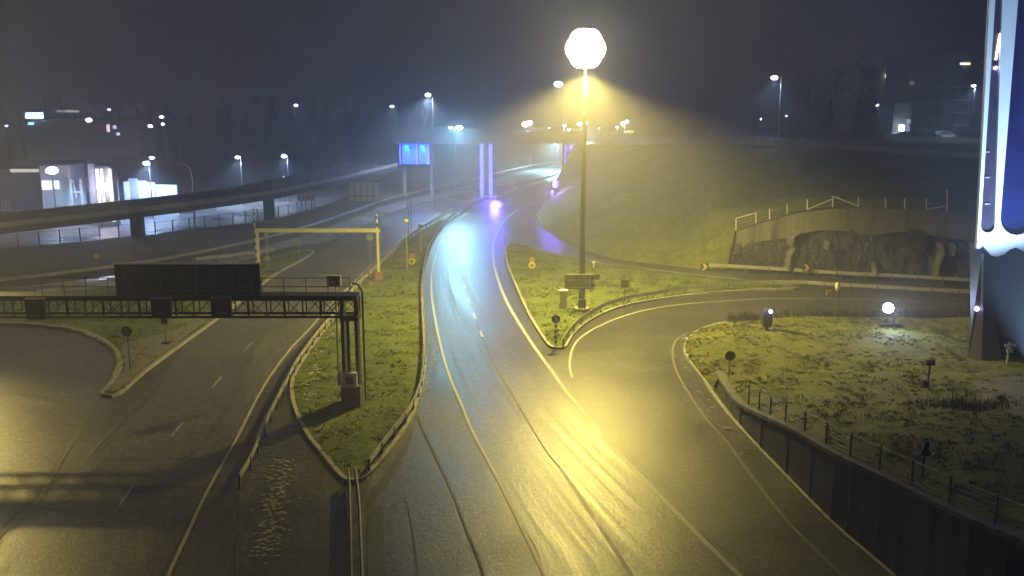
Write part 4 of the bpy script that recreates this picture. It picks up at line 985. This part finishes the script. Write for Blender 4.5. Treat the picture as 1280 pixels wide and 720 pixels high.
for px, r, pw in ((563.5, .35, 8000), (574, .6, 44000)):
    H = V(px, 159.5, B0.y); MB().tube([(B0.x, B0.y, HZ+.1), (H.x, H.y, H.z+.25)], .05, 6).build('arm', STEEL, t_)
    hd = MB().box((H.x, H.y, H.z+.2), (.9, .4, .15)).build('lamp_head', GSTEEL, t_)
    MB().sphere((H.x, H.y, H.z), r, 10, .6).build('lens', LENS, hd); light('SPOT', (H.x, H.y, H.z-.4), pw, (.3, .72, 1), hd, (H.x+3, H.y-26, 0), 112, .6, .3)
street_lamp(535, 118.5, 165, 0, 'tall cool white lamp above the blue lit bridge abutment', 60000, arm=.8, r=.5, group=CG, name='street_lamp')
street_lamp(490, 133, 230, 0, 'single cool lamp hanging in the haze left of the blue lit abutment', 9000, r=.5, group=CG)
street_lamp(370, 131.5, 240, 0, 'violet tinged lamp high in the haze above the viaduct', 6000, lens=LENSV, r=.55, group=CG)
street_lamp(698, 105, 205, 11, 'bright white lamp behind the bridge just left of the yellow mast', 70000, arm=.8, r=.95, group=CG, rad=.4)
street_lamp(968, 97, 152, 11, 'cool street lamp with a visible pole on the road above the hillside', 12000, arm=1.1, r=.55, group=CG, vis_pole=STEEL, col=(.45, .65, 1))
street_lamp(1096, 131, 160, 11, 'violet topped lamp by the spruce near the apartment house', 5000, arm=.2, lens=LENSV, r=.35, group=CG, vis_pole=STEEL)
street_lamp(1217, 107, 160, 11, 'small violet white lamp close beside the pylon', 4500, arm=.3, lens=LENSV, r=.38, group=CG)
street_lamp(694, 172, 236, 0, 'lamp pole beyond the bridge whose lit head hides behind the deck', 80000, (.32, .72, 1), arm=.5, r=.4, spot=172)
street_lamp(657, 193, 250, 0, 'unlit grey street lamp seen beyond the bridge opening', 0, arm=1.2, lens=GSTEEL, r=.2, name='street_lamp', vis_pole=GSTEEL)
street_lamp(297, 196.5, 165, 0, 'cool lamp over the viaduct, left of a pair before the dark trees', 14000, arm=.5, r=.45, group=CG, vis_pole=STEEL)
street_lamp(355, 195, 170, 0, 'cool lamp over the viaduct, right of a pair before the dark trees', 14000, arm=.6, r=.5, group=CG, vis_pole=STEEL)
street_lamp(355.5, 222, 172, 0, 'small violet lamp directly below another lamp over the viaduct', 900, arm=.0, lens=LENSV, r=.38, group=CG)
street_lamp(183, 204, 150, 0, 'bright bluish lamp before the white wall of the service yard', 60000, arm=.4, r=.55, group=CG, vis_pole=STEEL, col=(.35, .55, 1))
street_lamp(190, 197, 158, 0, 'round hooded lamp just behind the bright yard lamp', 2500, arm=-.5, r=.4, group=CG, vis_pole=STEEL)
street_lamp(65, 213, 140, 0, 'bright cyan lamp over the service yard canopy', 70000, arm=.0, r=.9, group=CG, col=(.32, .62, 1), rad=.4)
street_lamp(8, 157, 190, 0, 'small dim lamp on a tall pole at the left edge', 800, arm=.0, lens=LENSV, r=.3, group=CG)
street_lamp(111, 150, 260, 0, 'violet white lamp in the haze right of the lit roof sign', 3000, r=.85, lens=LENS, group=CG)
street_lamp(136.5, 137, 280, 0, 'tiny lamp highest of the cluster above the service yard', 800, r=.5, lens=LENSV, group=CG)
street_lamp(188, 157.5, 250, 0, 'lamp with a short glowing streak below right of the lit windows', 2500, r=.6, lens=LENS, group=CG)
street_lamp(202, 146, 270, 0, 'upper of two small lamps beside each other in the left haze', 1500, r=.65, lens=LENSV, group=CG)
street_lamp(203.5, 155, 270, 0, 'lower of two small lamps beside each other in the left haze', 1200, r=.5, lens=LENS, group=CG)
street_lamp(591, 146, 300, 0, 'very faint lamp in the fog right of the double street lamp', 300, r=.3, lens=SIGNG, group=CG)
# lamps on the bridge deck: short twin headed
BZ = bz1
def deck_lamp(px, py, dx, label, pw, r=.42, zoff=0, lens=LENS):
    H = V(px, py, BY+4); t_ = thing('deck_lamp', (H.x, BY+4, BZ), label, 'street lamp', 'lamps on the bridge deck')
    MB().tube([(H.x, BY+4, BZ-.3), (H.x, BY+4, H.z+.1)], .07, 6).build('pole', GSTEEL, t_)
    for s_ in ((-1, 1) if dx else (0,)):
        x = H.x+s_*dx; hd = MB().box((x, BY+4, H.z+.2), (.7, .4, .12)).build('lamp_head', GSTEEL, t_)
        MB().sphere((x, BY+4, H.z+(.12*s_)), r, 10, .8).build('lens', lens, hd)
        if pw > 1000: light('SPOT', (x, BY+3.9, H.z-.35), pw, (.55, .75, 1), hd, (x, BY+3, 0), 165, .8, .3)
deck_lamp(659, 154.5, .45, 'twin white lamps on the bridge above the lit pier', 22000, .55)
deck_lamp(686, 160, 0, 'tiny lamp on the bridge between the two left twin lamps', 300, .16, lens=LENSV)
deck_lamp(705.5, 157, 0, 'single small lamp on the bridge left of the yellow mast', 1200, .3)
deck_lamp(711, 162, 0, 'low lamp on the bridge parapet close left of the yellow mast', 800, .28)
deck_lamp(728, 154, .5, 'twin white lamps on the bridge right behind the mast pole', 15000, .42)
deck_lamp(749, 160, 0, 'tiny lamp on the hilltop road right of the mast', 200, .15, lens=LENSV)
deck_lamp(781, 153, .4, 'twin lamps above the greenish lit sign on the hilltop road', 3500, .35)
deck_lamp(771.5, 159, 0, 'small lamp left of the greenish lit sign on the hilltop road', 600, .25)
q = V(786, 164.5, BY+3); t_ = thing('lit_board', (q.x, q.y, BZ), 'greenish lit board below the twin lamps on the hilltop road', 'sign')
MB().box((q.x, q.y, q.z), (1.8, .15, .5)).build('board', emit('board_green', (.75, .8, .3), 1.0), t_)
for dx in (-.7, .7): MB().box((q.x+dx, q.y, (q.z+BZ)/2-.1), (.08, .08, q.z-BZ)).build('leg', GSTEEL, t_)
deck_lamp(951, 149, 0, 'pale dot lamp low behind the hilltop street lamp, left', 150, .14)
deck_lamp(983, 145, 0, 'violet dot lamp right of the hilltop street lamp', 150, .16, lens=LENSV)
# second high mast out of frame to the left
M2 = Vector((-60, 80, 0)); t_ = thing('high_mast', M2, 'tall yellow floodlight mast outside the left edge of the view', 'light mast')
MB().tube([M2, M2+Vector((0, 0, 34))], .3, 12, .14).build('pole', STEEL, t_); crown(t_, M2, 34, 1.25, LENSY, .6)
light('SPOT', (M2.x, M2.y, 32.9), 32000, (1, .88, .8), t_, (-32, 52, 0), 104, .8, .4)
M3 = Vector((-55.5, 88.5, 0)); t_ = thing('high_mast', M3, 'unseen shorter floodlight mast added beyond the tall one for the yellow road glow', 'light mast')  # unseen mast, added to put a yellow glow on the near left road
MB().tube([M3, M3+Vector((0, 0, 22))], .3, 12, .14).build('pole', STEEL, t_); crown(t_, M3, 22, 1.2, LENSY, .6)
light('SPOT', (M3.x, M3.y, 20.2), 75000, (1, .74, .18), t_, G(-70, 760), 42, .9, .5)
# ------------------------------------------------------------------ service yard at left
def box_px(xa, xb, yt, yb, Y, depth, name, mat, parent, zbot=0.0):
    a, c_ = V(xa, yt, Y), V(xb, yt, Y)
    return MB().box(((a.x+c_.x)/2, Y+depth/2, (a.z+zbot)/2), (c_.x-a.x, depth, a.z-zbot)).build(name, mat, parent)
sh = thing('depot_building', V(25, 250, 150).xy.to_3d(), 'low dark shed with a lit fascia at the left edge of the yard', 'building')
sh.location = (V(25, 250, 150).x, 150, 0)
box_px(-60, 49, 212, 250, 150, 14, 'wall', simple('depot_wall', (.2, .19, .22), .8), sh)
a, c_ = V(14, 211, 149.8), V(48, 215, 149.8); MB().box(((a.x+c_.x)/2, 149.7, (a.z+c_.z)/2), (c_.x-a.x, .5, a.z-c_.z)).build('fascia_light', emit('fascia', (1, 1, .9), .8), sh)
MB().box(((a.x+c_.x)/2-6, 156, a.z+.25), (c_.x-a.x+16, 13, .5)).build('roof', CONCD, sh)
a, c_ = V(-60, 235, 149.9), V(49, 252, 149.9); MB().box(((a.x+c_.x)/2, 149.9, c_.z/2+1.2), (c_.x-a.x, .15, 2.4)).build('plinth', simple('plinth_violet', (.2, .19, .26), .8), sh)
a = V(14, 243, 146); tr = thing('road_trailer', (a.x, 146, 0), 'pale trailer with a ladder rack parked at the left edge', 'trailer')
MB().box((a.x-2, 146, 1.5), (6, 2.2, .5)).build('bed', GSTEEL, tr)
for dx in (-3, 0): MB().tube([(a.x+dx, 145.1, .55), (a.x+dx, 146.9, .55)], .5, 14).build('wheel', BLACK, tr)
mb = MB()
for dx in (-.5, 0, .5): mb.box((a.x+dx-.6, 145.2, 2.5), (.08, .08, 1.5))
mb.box((a.x-.6, 145.2, 3.2), (1.1, .08, .08)).box((a.x-.6, 145.2, 2.5), (1.1, .08, .08)); mb.build('rack', SIGNG, tr)
kk = thing('yard_kiosk', (V(75, 250, 146).x, 146, 0), 'small kiosk whose wall is flooded by the cyan yard lamp', 'kiosk')
box_px(49, 86, 207, 250, 147, 5, 'wall', WALLW, kk); a = V(67, 206, 147); MB().box((a.x, 149.2, a.z+.12), (5.4, 6, .25)).build('roof', CONCD, kk)
a, c_ = V(52, 226, 146.9), V(65, 237, 146.9); MB().box(((a.x+c_.x)/2, 146.9, (a.z+c_.z)/2), (c_.x-a.x, .1, a.z-c_.z)).build('window', WINC, kk)
a, c_ = V(67, 226, 146.9), V(74, 236, 146.9); MB().box(((a.x+c_.x)/2, 146.9, (a.z+c_.z)/2), (c_.x-a.x, .1, a.z-c_.z)).build('window', WINC, kk)
a, c_ = V(57, 242, 143), V(73, 258, 143); vn = thing('parked_van', ((a.x+c_.x)/2, 144, 0), 'pale van standing in front of the kiosk with one light on', 'van')
w = c_.x-a.x; cx = (a.x+c_.x)/2
MB().prism([[(cx-w/2, 143, .4), (cx+w/2, 143, .4), (cx+w/2, 143, 1.5), (cx+w/2-.12, 143, 2.4), (cx-w/2+.12, 143, 2.4), (cx-w/2, 143, 1.5)]], (0, 4.6, 0)).build('body', SIGNG, vn)
MB().box((cx, 142.97, 1.95), (w*.8, .05, .55)).build('windscreen', GLASSD, vn)
for dx in (-w*.4, w*.4): MB().box((cx+dx, 143.3, .35), (.22, .7, .7)).build('wheel', BLACK, vn)
MB().sphere((cx+.55, 142.9, .95), .32, 8).build('headlight', LENSV, vn)
st = thing('lit_stair_tower', (V(130, 250, 140).x, 140, 0), 'glazed tower with bright vertical tubes in the service yard', 'tower')
a, c_ = V(118, 208, 140), V(139, 257, 140)
for px, w, m_ in ((121, .35, WARM), (127, .3, WARM), (137, .42, WARM)):
    p = V(px, 211, 140); MB().box((p.x, 140, p.z/2+.4), (w, .3, p.z-.8)).build('light_tube', m_, st)
MB().box(((a.x+c_.x)/2, 141.6, a.z/2), (c_.x-a.x, 2.6, a.z)).build('core', simple('tower_core', (.12, .115, .09), .7), st)
MB().box(((a.x+c_.x)/2, 140.6, a.z+.1), (c_.x-a.x+.3, 3.4, .2)).build('roof', CONCD, st)
q = V(127, 234, 139.4); lm = MB().sphere(q, .6, 12, 1.2).build('flood_lamp', emit('yard_glare', (.9, .88, 1), 60), st); light('POINT', q+Vector((0, -1.6, 0)), 3500, (.6, .6, 1), lm, radius=.4)
wl = thing('white_yard_wall', (V(180, 245, 152).x, 152, 0), 'white panelled boundary wall stepping down behind the yard lamp', 'wall')
for i, (xa, xb, yt, yb) in enumerate(((140, 146, 224, 250), (154, 160, 227, 250), (160, 171, 223, 250), (171, 183, 226, 249), (183, 193, 228, 248), (193, 221, 231, 247))):
    box_px(xa, xb-.3, yt, yb, 152+i*.4, .4, 'panel', WALLW if i != 2 else WALLB, wl)
ar = thing('arched_lamp_post', G(241, 250), 'bent over unlit lamp post at the edge of the yard', 'street lamp')
pts = [V(241, 248, 140), V(241, 225, 140), V(239, 214, 140), V(235, 207, 140), V(228, 204, 140), V(219, 206, 140)]; pts[0].z = 0; ar.location = (pts[0].x, 140, 0)
MB().tube(pts, .14, 8, .1).build('pole', STEEL, ar); MB().box(pts[-1], (.8, .35, .16)).build('lamp_head', GSTEEL, ar)
for px, yt, lab in ((98, 218, 'pale garden frame with two white uprights left of the lit tower'),):
    a = V(92, 222, 145); fr_ = thing('loading_frame', (a.x+.8, 145, 0), lab, 'frame')
    for x in (88, 101): p = V(x, 224, 145); MB().box((p.x, 145, p.z/2), (.4, .3, p.z)).build('upright', SIGNG, fr_)
    p, q = V(88, 240, 145), V(101, 240, 145); MB().box(((p.x+q.x)/2, 145, p.z), (q.x-p.x, .2, .3)).build('crossbar', SIGNG, fr_); MB().tube([V(91, 225, 145), V(96, 247, 145)], .12, 6).build('brace', SIGNG, fr_)
cyl = V(115, 202, 142); tk = tag(MB().tube([(cyl.x, 142, 0), (cyl.x, 142, cyl.z-.4)], .75, 16).sphere((cyl.x, 142, cyl.z-.45), .75, 16, .6).build('storage_silo', WALLB, origin=(cyl.x, 142, 0)), 'grey round topped silo left of the bright glazed tower', 'silo')
# shop building behind with lit windows / roof sign
ob = thing('commercial_building', (V(120, 190, 290).x, 290, 0), 'dim long commercial building with a lit roof sign behind the yard', 'building')
box_px(30, 172, 150, 190, 290, 20, 'wall', WALLD, ob)
a, c_ = V(30, 140, 288), V(52, 149, 288); MB().box(((a.x+c_.x)/2, 289, (a.z+c_.z)/2), (c_.x-a.x, .5, (a.z-c_.z)*.75)).build('roof_sign', SIGNL, ob)
a, c_ = V(33, 153, 288), V(40, 156, 288); MB().box(((a.x+c_.x)/2, 289, (a.z+c_.z)/2), (c_.x-a.x, .5, a.z-c_.z)).build('small_sign', emit('sign_teal', (.3, .8, .9), 5), ob)
a, c_ = V(69, 138, 288), V(97, 140.5, 288); MB().box(((a.x+c_.x)/2, 289, (a.z+c_.z)/2), (c_.x-a.x, .5, a.z-c_.z)).build('light_strip', emit('strip_cream', (1, .95, .8), .9), ob)
mb = MB()
for x in (33, 49, 72, 94): p = V(x, 150, 289); q = V(x, 141, 289); mb.box((p.x, 289.5, (p.z+q.z)/2), (.3, .3, q.z-p.z))
mb.build('sign_struts', GSTEEL, ob)
for (xa, xb, ya, yb, m_) in ((132, 136, 156, 165, emit('window_pink', (1, .7, .85), 2.5)), (140, 144, 157, 161, WINC), (144.5, 148, 166, 169, WINC)):
    a, c_ = V(xa, ya, 289), V(xb, yb, 289); MB().box(((a.x+c_.x)/2, 289.7, (a.z+c_.z)/2), (c_.x-a.x, .5, a.z-c_.z)).build('window', m_, ob)
# apartment house on the plateau at right
ah = thing('apartment_house', (V(1175, 180, 172).x, 172, 11), 'tall dim apartment house with a balcony tower beyond the hilltop road', 'building')
AP = simple('apartment_render', (.16, .165, .17), .85, var=.1)
def bx2(xa, xb, yt, Y, dep, nm, mt): return box_px(xa, xb, yt, 0, Y, dep, nm, mt, ah, 10.8)
bx2(1118, 1140, 128, 178, 10, 'wing_wall', AP); bx2(1140, 1205, 70, 182, 12, 'wall', AP); bx2(1205, 1300, 62, 175, 14, 'tower_wall', AP)
for i in range(5):
    a, c_ = V(1201, 100+i*16, 171), V(1213, 109+i*16, 171); f_ = MB().box(((a.x+c_.x)/2, 172.6, c_.z), (c_.x-a.x, 3, .25)).build('balcony', WALLW, ah)
    MB().box(((a.x+c_.x)/2, 171.2, c_.z+.55), (c_.x-a.x, .08, .9)).build('balustrade', WALLB, f_)
for x in (1200.5, 1213.5): p = V(x, 95, 171.1); MB().box((p.x, 171.1, (p.z+11)/2), (.15, .15, p.z-11)).build('balcony_post', STEEL, ah)
rnd = random.Random(3)
for r_ in range(5):
    for c2 in range(7):
        xa = 1144+c2*8.6; ya = 82+r_*18
        m_ = GLASSD
        a, c_ = V(xa, ya, 181.9), V(xa+4, ya+6, 181.9); w_ = MB().box(((a.x+c_.x)/2, 181.95, (a.z+c_.z)/2), (c_.x-a.x, .12, a.z-c_.z)).build('window', m_, ah)
        MB().box(((a.x+c_.x)/2, 181.9, c_.z-.06), (c_.x-a.x+.2, .3, .1)).build('sill', WALLB, w_)
a, c_ = V(1108, 93.5, 175), V(1121, 96.5, 175); hh_ = thing('lit_window_house', ((a.x+c_.x)/2, 200, 11), 'faint tall house with one bright warm window row above the trees', 'building')
box_px(1098, 1130, 82, 0, 200, 10, 'wall', AP, hh_, 10.9)
for xa, xb in ((1109, 1112.6), (1113.2, 1116.8), (1117.4, 1121)):
    a, c_ = V(xa, 93, 199), V(xb, 97, 199); MB().box(((a.x+c_.x)/2, 199.7, (a.z+c_.z)/2), (c_.x-a.x, .7, a.z-c_.z)).build('window', emit('row_warm', (1, .9, .6), 5), hh_)
a, c_ = V(1112, 84, 199), V(1120, 90, 199); MB().box(((a.x+c_.x)/2, 199.7, (a.z+c_.z)/2), (c_.x-a.x, .7, a.z-c_.z)).build('window', emit('dim_warm', (.8, .7, .55), .12), hh_)
a, c_ = V(1203, 78, 174), V(1215, 81, 174); MB().box(((a.x+c_.x)/2, 174.8, (a.z+c_.z)/2), (c_.x-a.x, .3, .35)).build('lit_slit', WINW, ah)
a, c_ = V(1140, 101, 181), V(1144, 106, 181); MB().box(((a.x+c_.x)/2, 181.7, (a.z+c_.z)/2), (c_.x-a.x, .5, a.z-c_.z)).build('dim_window', emit('dimwin', (.7, .75, .6), .25), ah)
q = V(1127, 160, 176.5); lm = MB().box(q, (.8, .5, 1.0)).build('door_lamp', LENS, ah); light('SPOT', q+Vector((0, -.9, -.2)), 3500, (.45, .6, 1), lm, q+Vector((.3, 2, -5)), 160, .8, .2)
a = V(1126, 172, 177.6); MB().box((a.x, 177.7, a.z), (.7, .3, 2.6)).build('entrance', emit('entrance_lit', (.6, .6, 1), 3.5), ah)
a, c_ = V(1134, 149, 177.7), V(1138, 155, 177.7); MB().box(((a.x+c_.x)/2, 177.8, (a.z+c_.z)/2), (c_.x-a.x, .3, a.z-c_.z)).build('window', emit('w2', (.6, .8, .8), .5), ah)
# parked cars before apartment house
def car(x, y, z, yaw, label, mat, group='cars parked before the apartment house'):
    t_ = thing('parked_car', (x, y, z), label, 'car', group); o = Vector((x, y, z))
    prof = [(-2.1, .35), (2.1, .35), (2.15, .75), (1.2, .95), (.6, 1.42), (-1.1, 1.45), (-1.9, .98), (-2.15, .85)]
    MB().prism([[o+Vector((a, -.85, b_)) for a, b_ in prof]], (0, 1.7, 0)).build('body', mat, t_)
    MB().prism([[o+Vector((a, -.87, b_)) for a, b_ in [(-1.55, .98), (1.0, .98), (.5, 1.34), (-1.05, 1.36)]]], (0, .01, 0)).build('window', GLASSD, t_)
    for dx in (-1.3, 1.3): MB().tube([o+Vector((dx, -.9, .33)), o+Vector((dx, .9, .33))], .33, 14).build('wheel', BLACK, t_)
    return t_
DC = simple('dark_car_paint', (.03, .03, .04), .3, .3)
for px, lab, m_ in ((1135, 'dark parked car nearest the lit entrance', DC), (1158, 'black parked car second from the lit entrance', BLACK), (1180, 'pale grey parked car in the hilltop row', SIGNG), (1206, 'dark parked car beneath the balcony tower', DC)):
    p = V(px, 185, 166); car(p.x, 166, 11.3, 0, lab, m_)
p = V(976, 178, 152); car(p.x, 158, 11.3, 0, 'grey car on the hilltop road under the street lamp', GSTEEL, 'cars on the roads')
# ------------------------------------------------------------------ trees
def bare_tree_mesh(h, seed):
    rn = random.Random(seed); tr = MB(); br_ = MB()
    tr.tube([(0, 0, -.3), (rn.uniform(-.2, .2), 0, h*.5), (rn.uniform(-.3, .3), rn.uniform(-.3, .3), h)], h*.014, 6, .03)
    def rec(p, d, L, r, lv):
        e = p+d*L; br_.tube([p, (p+e)/2+Vector((rn.uniform(-.1, .1), rn.uniform(-.1, .1), .1))*L*.4, e], r, 3, r*.5, cap=False)
        if lv == 0: return
        for _ in range(4): rec(p.lerp(e, rn.uniform(.35, 1)), (d+Vector((rn.uniform(-.8, .8), rn.uniform(-.8, .8), rn.uniform(-.1, .7)))).normalized(), L*.55, r*.55, lv-1)
    for i in range(16):
        z = h*(.25+.72*i/16); a = rn.uniform(0, 2*pi); rec(Vector((0, 0, z)), Vector((cos(a), sin(a), .9)).normalized(), h*.2*(1.15-i/22), .05, 2)
    return tr, br_
def spruce_mesh(h, seed):
    rn = random.Random(seed); tr = MB().tube([(0, 0, -.3), (0, 0, h)], h*.014, 6, .03); cr = MB(); z = h*.1
    while z < h*.985:
        R = (1-z/h)**.85*h*.24+.15; nn = int(8+R*3)
        for k_ in range(nn):
            a = 2*pi*k_/nn+rn.uniform(-.3, .3); r = R*rn.uniform(.7, 1.1); zz = z+rn.uniform(-.2, .2)
            d = Vector((cos(a), sin(a), 0)); s_ = Vector((-sin(a), cos(a), 0))
            for q in range(4):
                t0 = .2+.8*q/4; c0 = d*r*t0+Vector((0, 0, zz-r*.35*t0)); w = .28*r*(1.1-t0)+.12
                o = len(cr.v); cr.v += [c0-d*r*.2, c0+s_*w-Vector((0, 0, .25+rn.random()*.2)), c0+d*r*.3-Vector((0, 0, .1)), c0-s_*w-Vector((0, 0, .25+rn.random()*.2))]; cr.f += [(o, o+1, o+2), (o, o+2, o+3)]
        z += h*.035
    return tr, cr
protos = []
for i in range(3):
    a, b_ = bare_tree_mesh(13, i+1); root = thing('bare_tree', (0, 0, 0), 'leafless tree in the dark haze', 'tree', 'bare trees in the haze')
    a.build('trunk', TWIG, root); b_.build('crown', TWIG, root); protos.append(root)
a, b_ = spruce_mesh(9, 4); sroot = thing('spruce_tree', (0, 0, 0), 'spruce', 'tree'); a.build('trunk', TWIG, sroot); b_.build('crown', NEEDLE, sroot)
used = set()
def plant(root, x, y, z, s, label, group):
    o = root if root.name not in used else copy_tree(root); used.add(root.name)
    o.location = (x, y, z); o.scale = (s, s, s); o.rotation_euler = (0, 0, random.uniform(0, 6)); o['label'] = label
    if group: o['group'] = group
p = V(1090, 185, 150); plant(sroot, p.x, 156, 11.2, 1.0, 'dark spruce around the violet topped lamp', 'spruces on the plateau')
p = V(1112, 185, 150); plant(sroot, p.x, 160, 11.2, 1.25, 'tall dark spruce just left of the lit entrance', 'spruces on the plateau')
p = V(1068, 185, 150); plant(sroot, p.x, 163, 11.2, .8, 'smaller dark spruce left of the violet topped lamp', 'spruces on the plateau')
for i in range(34):
    px = 25+i*15.5+random.uniform(-6, 6)
    if 555 < px < 720: continue
    Y = random.uniform(260, 360); p = V(px, 180, Y); plant(protos[i % 3], p.x, Y, 0, random.uniform(.9, 1.4), 'leafless tree standing in the dark haze left of the bridge', 'bare trees left of the bridge')
for i in range(26):
    px = 800+i*15+random.uniform(-6, 6); Y = random.uniform(210, 300)
    if px < 985: continue
    p = V(px, 180, Y); plant(protos[i % 3], p.x, Y, 11, random.uniform(.75, 1.3), 'leafless tree standing in the dark behind the hilltop road', 'bare trees behind the hilltop road')
b_ = G(787, 366, .2); plant(protos[1], b_.x, b_.y, .2, .27, 'young bare sapling on the gore verge', None); 
tag(bpy.data.objects[[o.name for o in C.objects if o.get('label') == 'young bare sapling on the gore verge'][0]], group='saplings on the verges')
# ------------------------------------------------------------------ haze
hz = MB().box((0, 360, 44), (1380, 1040, 92))
hv, n, l, b = base_mat('haze_air'); hv.cycles.volume_sampling = 'EQUIANGULAR'; n.remove(b)
pvn = n.new('ShaderNodeVolumePrincipled'); pvn.inputs['Color'].default_value = (.9, .91, 1, 1); pvn.inputs['Density'].default_value = .0036; pvn.inputs['Anisotropy'].default_value = .35
l.new(pvn.outputs[0], n['Material Output'].inputs['Volume'])
ho = hz.build('haze', hv, origin=(0, 0, 0)); tag(ho, 'thin night fog filling the whole scene', 'haze', kind='stuff')
# ------------------------------------------------------------------ world, camera, render
W = bpy.data.worlds.new('World'); S.world = W; W.use_nodes = True; n, l = W.node_tree.nodes, W.node_tree.links
sky = n.new('ShaderNodeTexSky'); sky.sky_type = 'NISHITA'; sky.sun_disc = False; sky.sun_elevation = radians(-4); sky.sun_rotation = radians(200)
bg = n['Background']; mx = n.new('ShaderNodeMix'); mx.data_type = 'RGBA'; mx.inputs[0].default_value = .93; mx.inputs[7].default_value = (.26, .2, .66, 1)
l.new(sky.outputs[0], mx.inputs[6]); l.new(mx.outputs[2], bg.inputs['Color']); bg.inputs['Strength'].default_value = .052
cam = bpy.data.cameras.new('camera'); co = bpy.data.objects.new('camera', cam); C.objects.link(co); S.camera = co
co.location = (0, 0, CAMZ); co.rotation_euler = (radians(90)-PITCH, 0, 0); cam.sensor_width = 36; cam.lens = 36*F/1280; cam.clip_end = 3000; cam.clip_start = .1
S.view_settings.view_transform = 'Standard'; S.view_settings.look = 'None'; S.view_settings.exposure = 0; S.view_settings.gamma = 1; S.view_settings.use_curve_mapping = False
cy = S.cycles; cy.max_bounces = 4; cy.diffuse_bounces = 2; cy.glossy_bounces = 2; cy.volume_bounces = 0; cy.transparent_max_bounces = 4; cy.sample_clamp_indirect = 3; cy.use_denoising = True
cy.use_light_tree = True; cy.use_adaptive_sampling = False; cy.caustics_reflective = False; cy.caustics_refractive = False
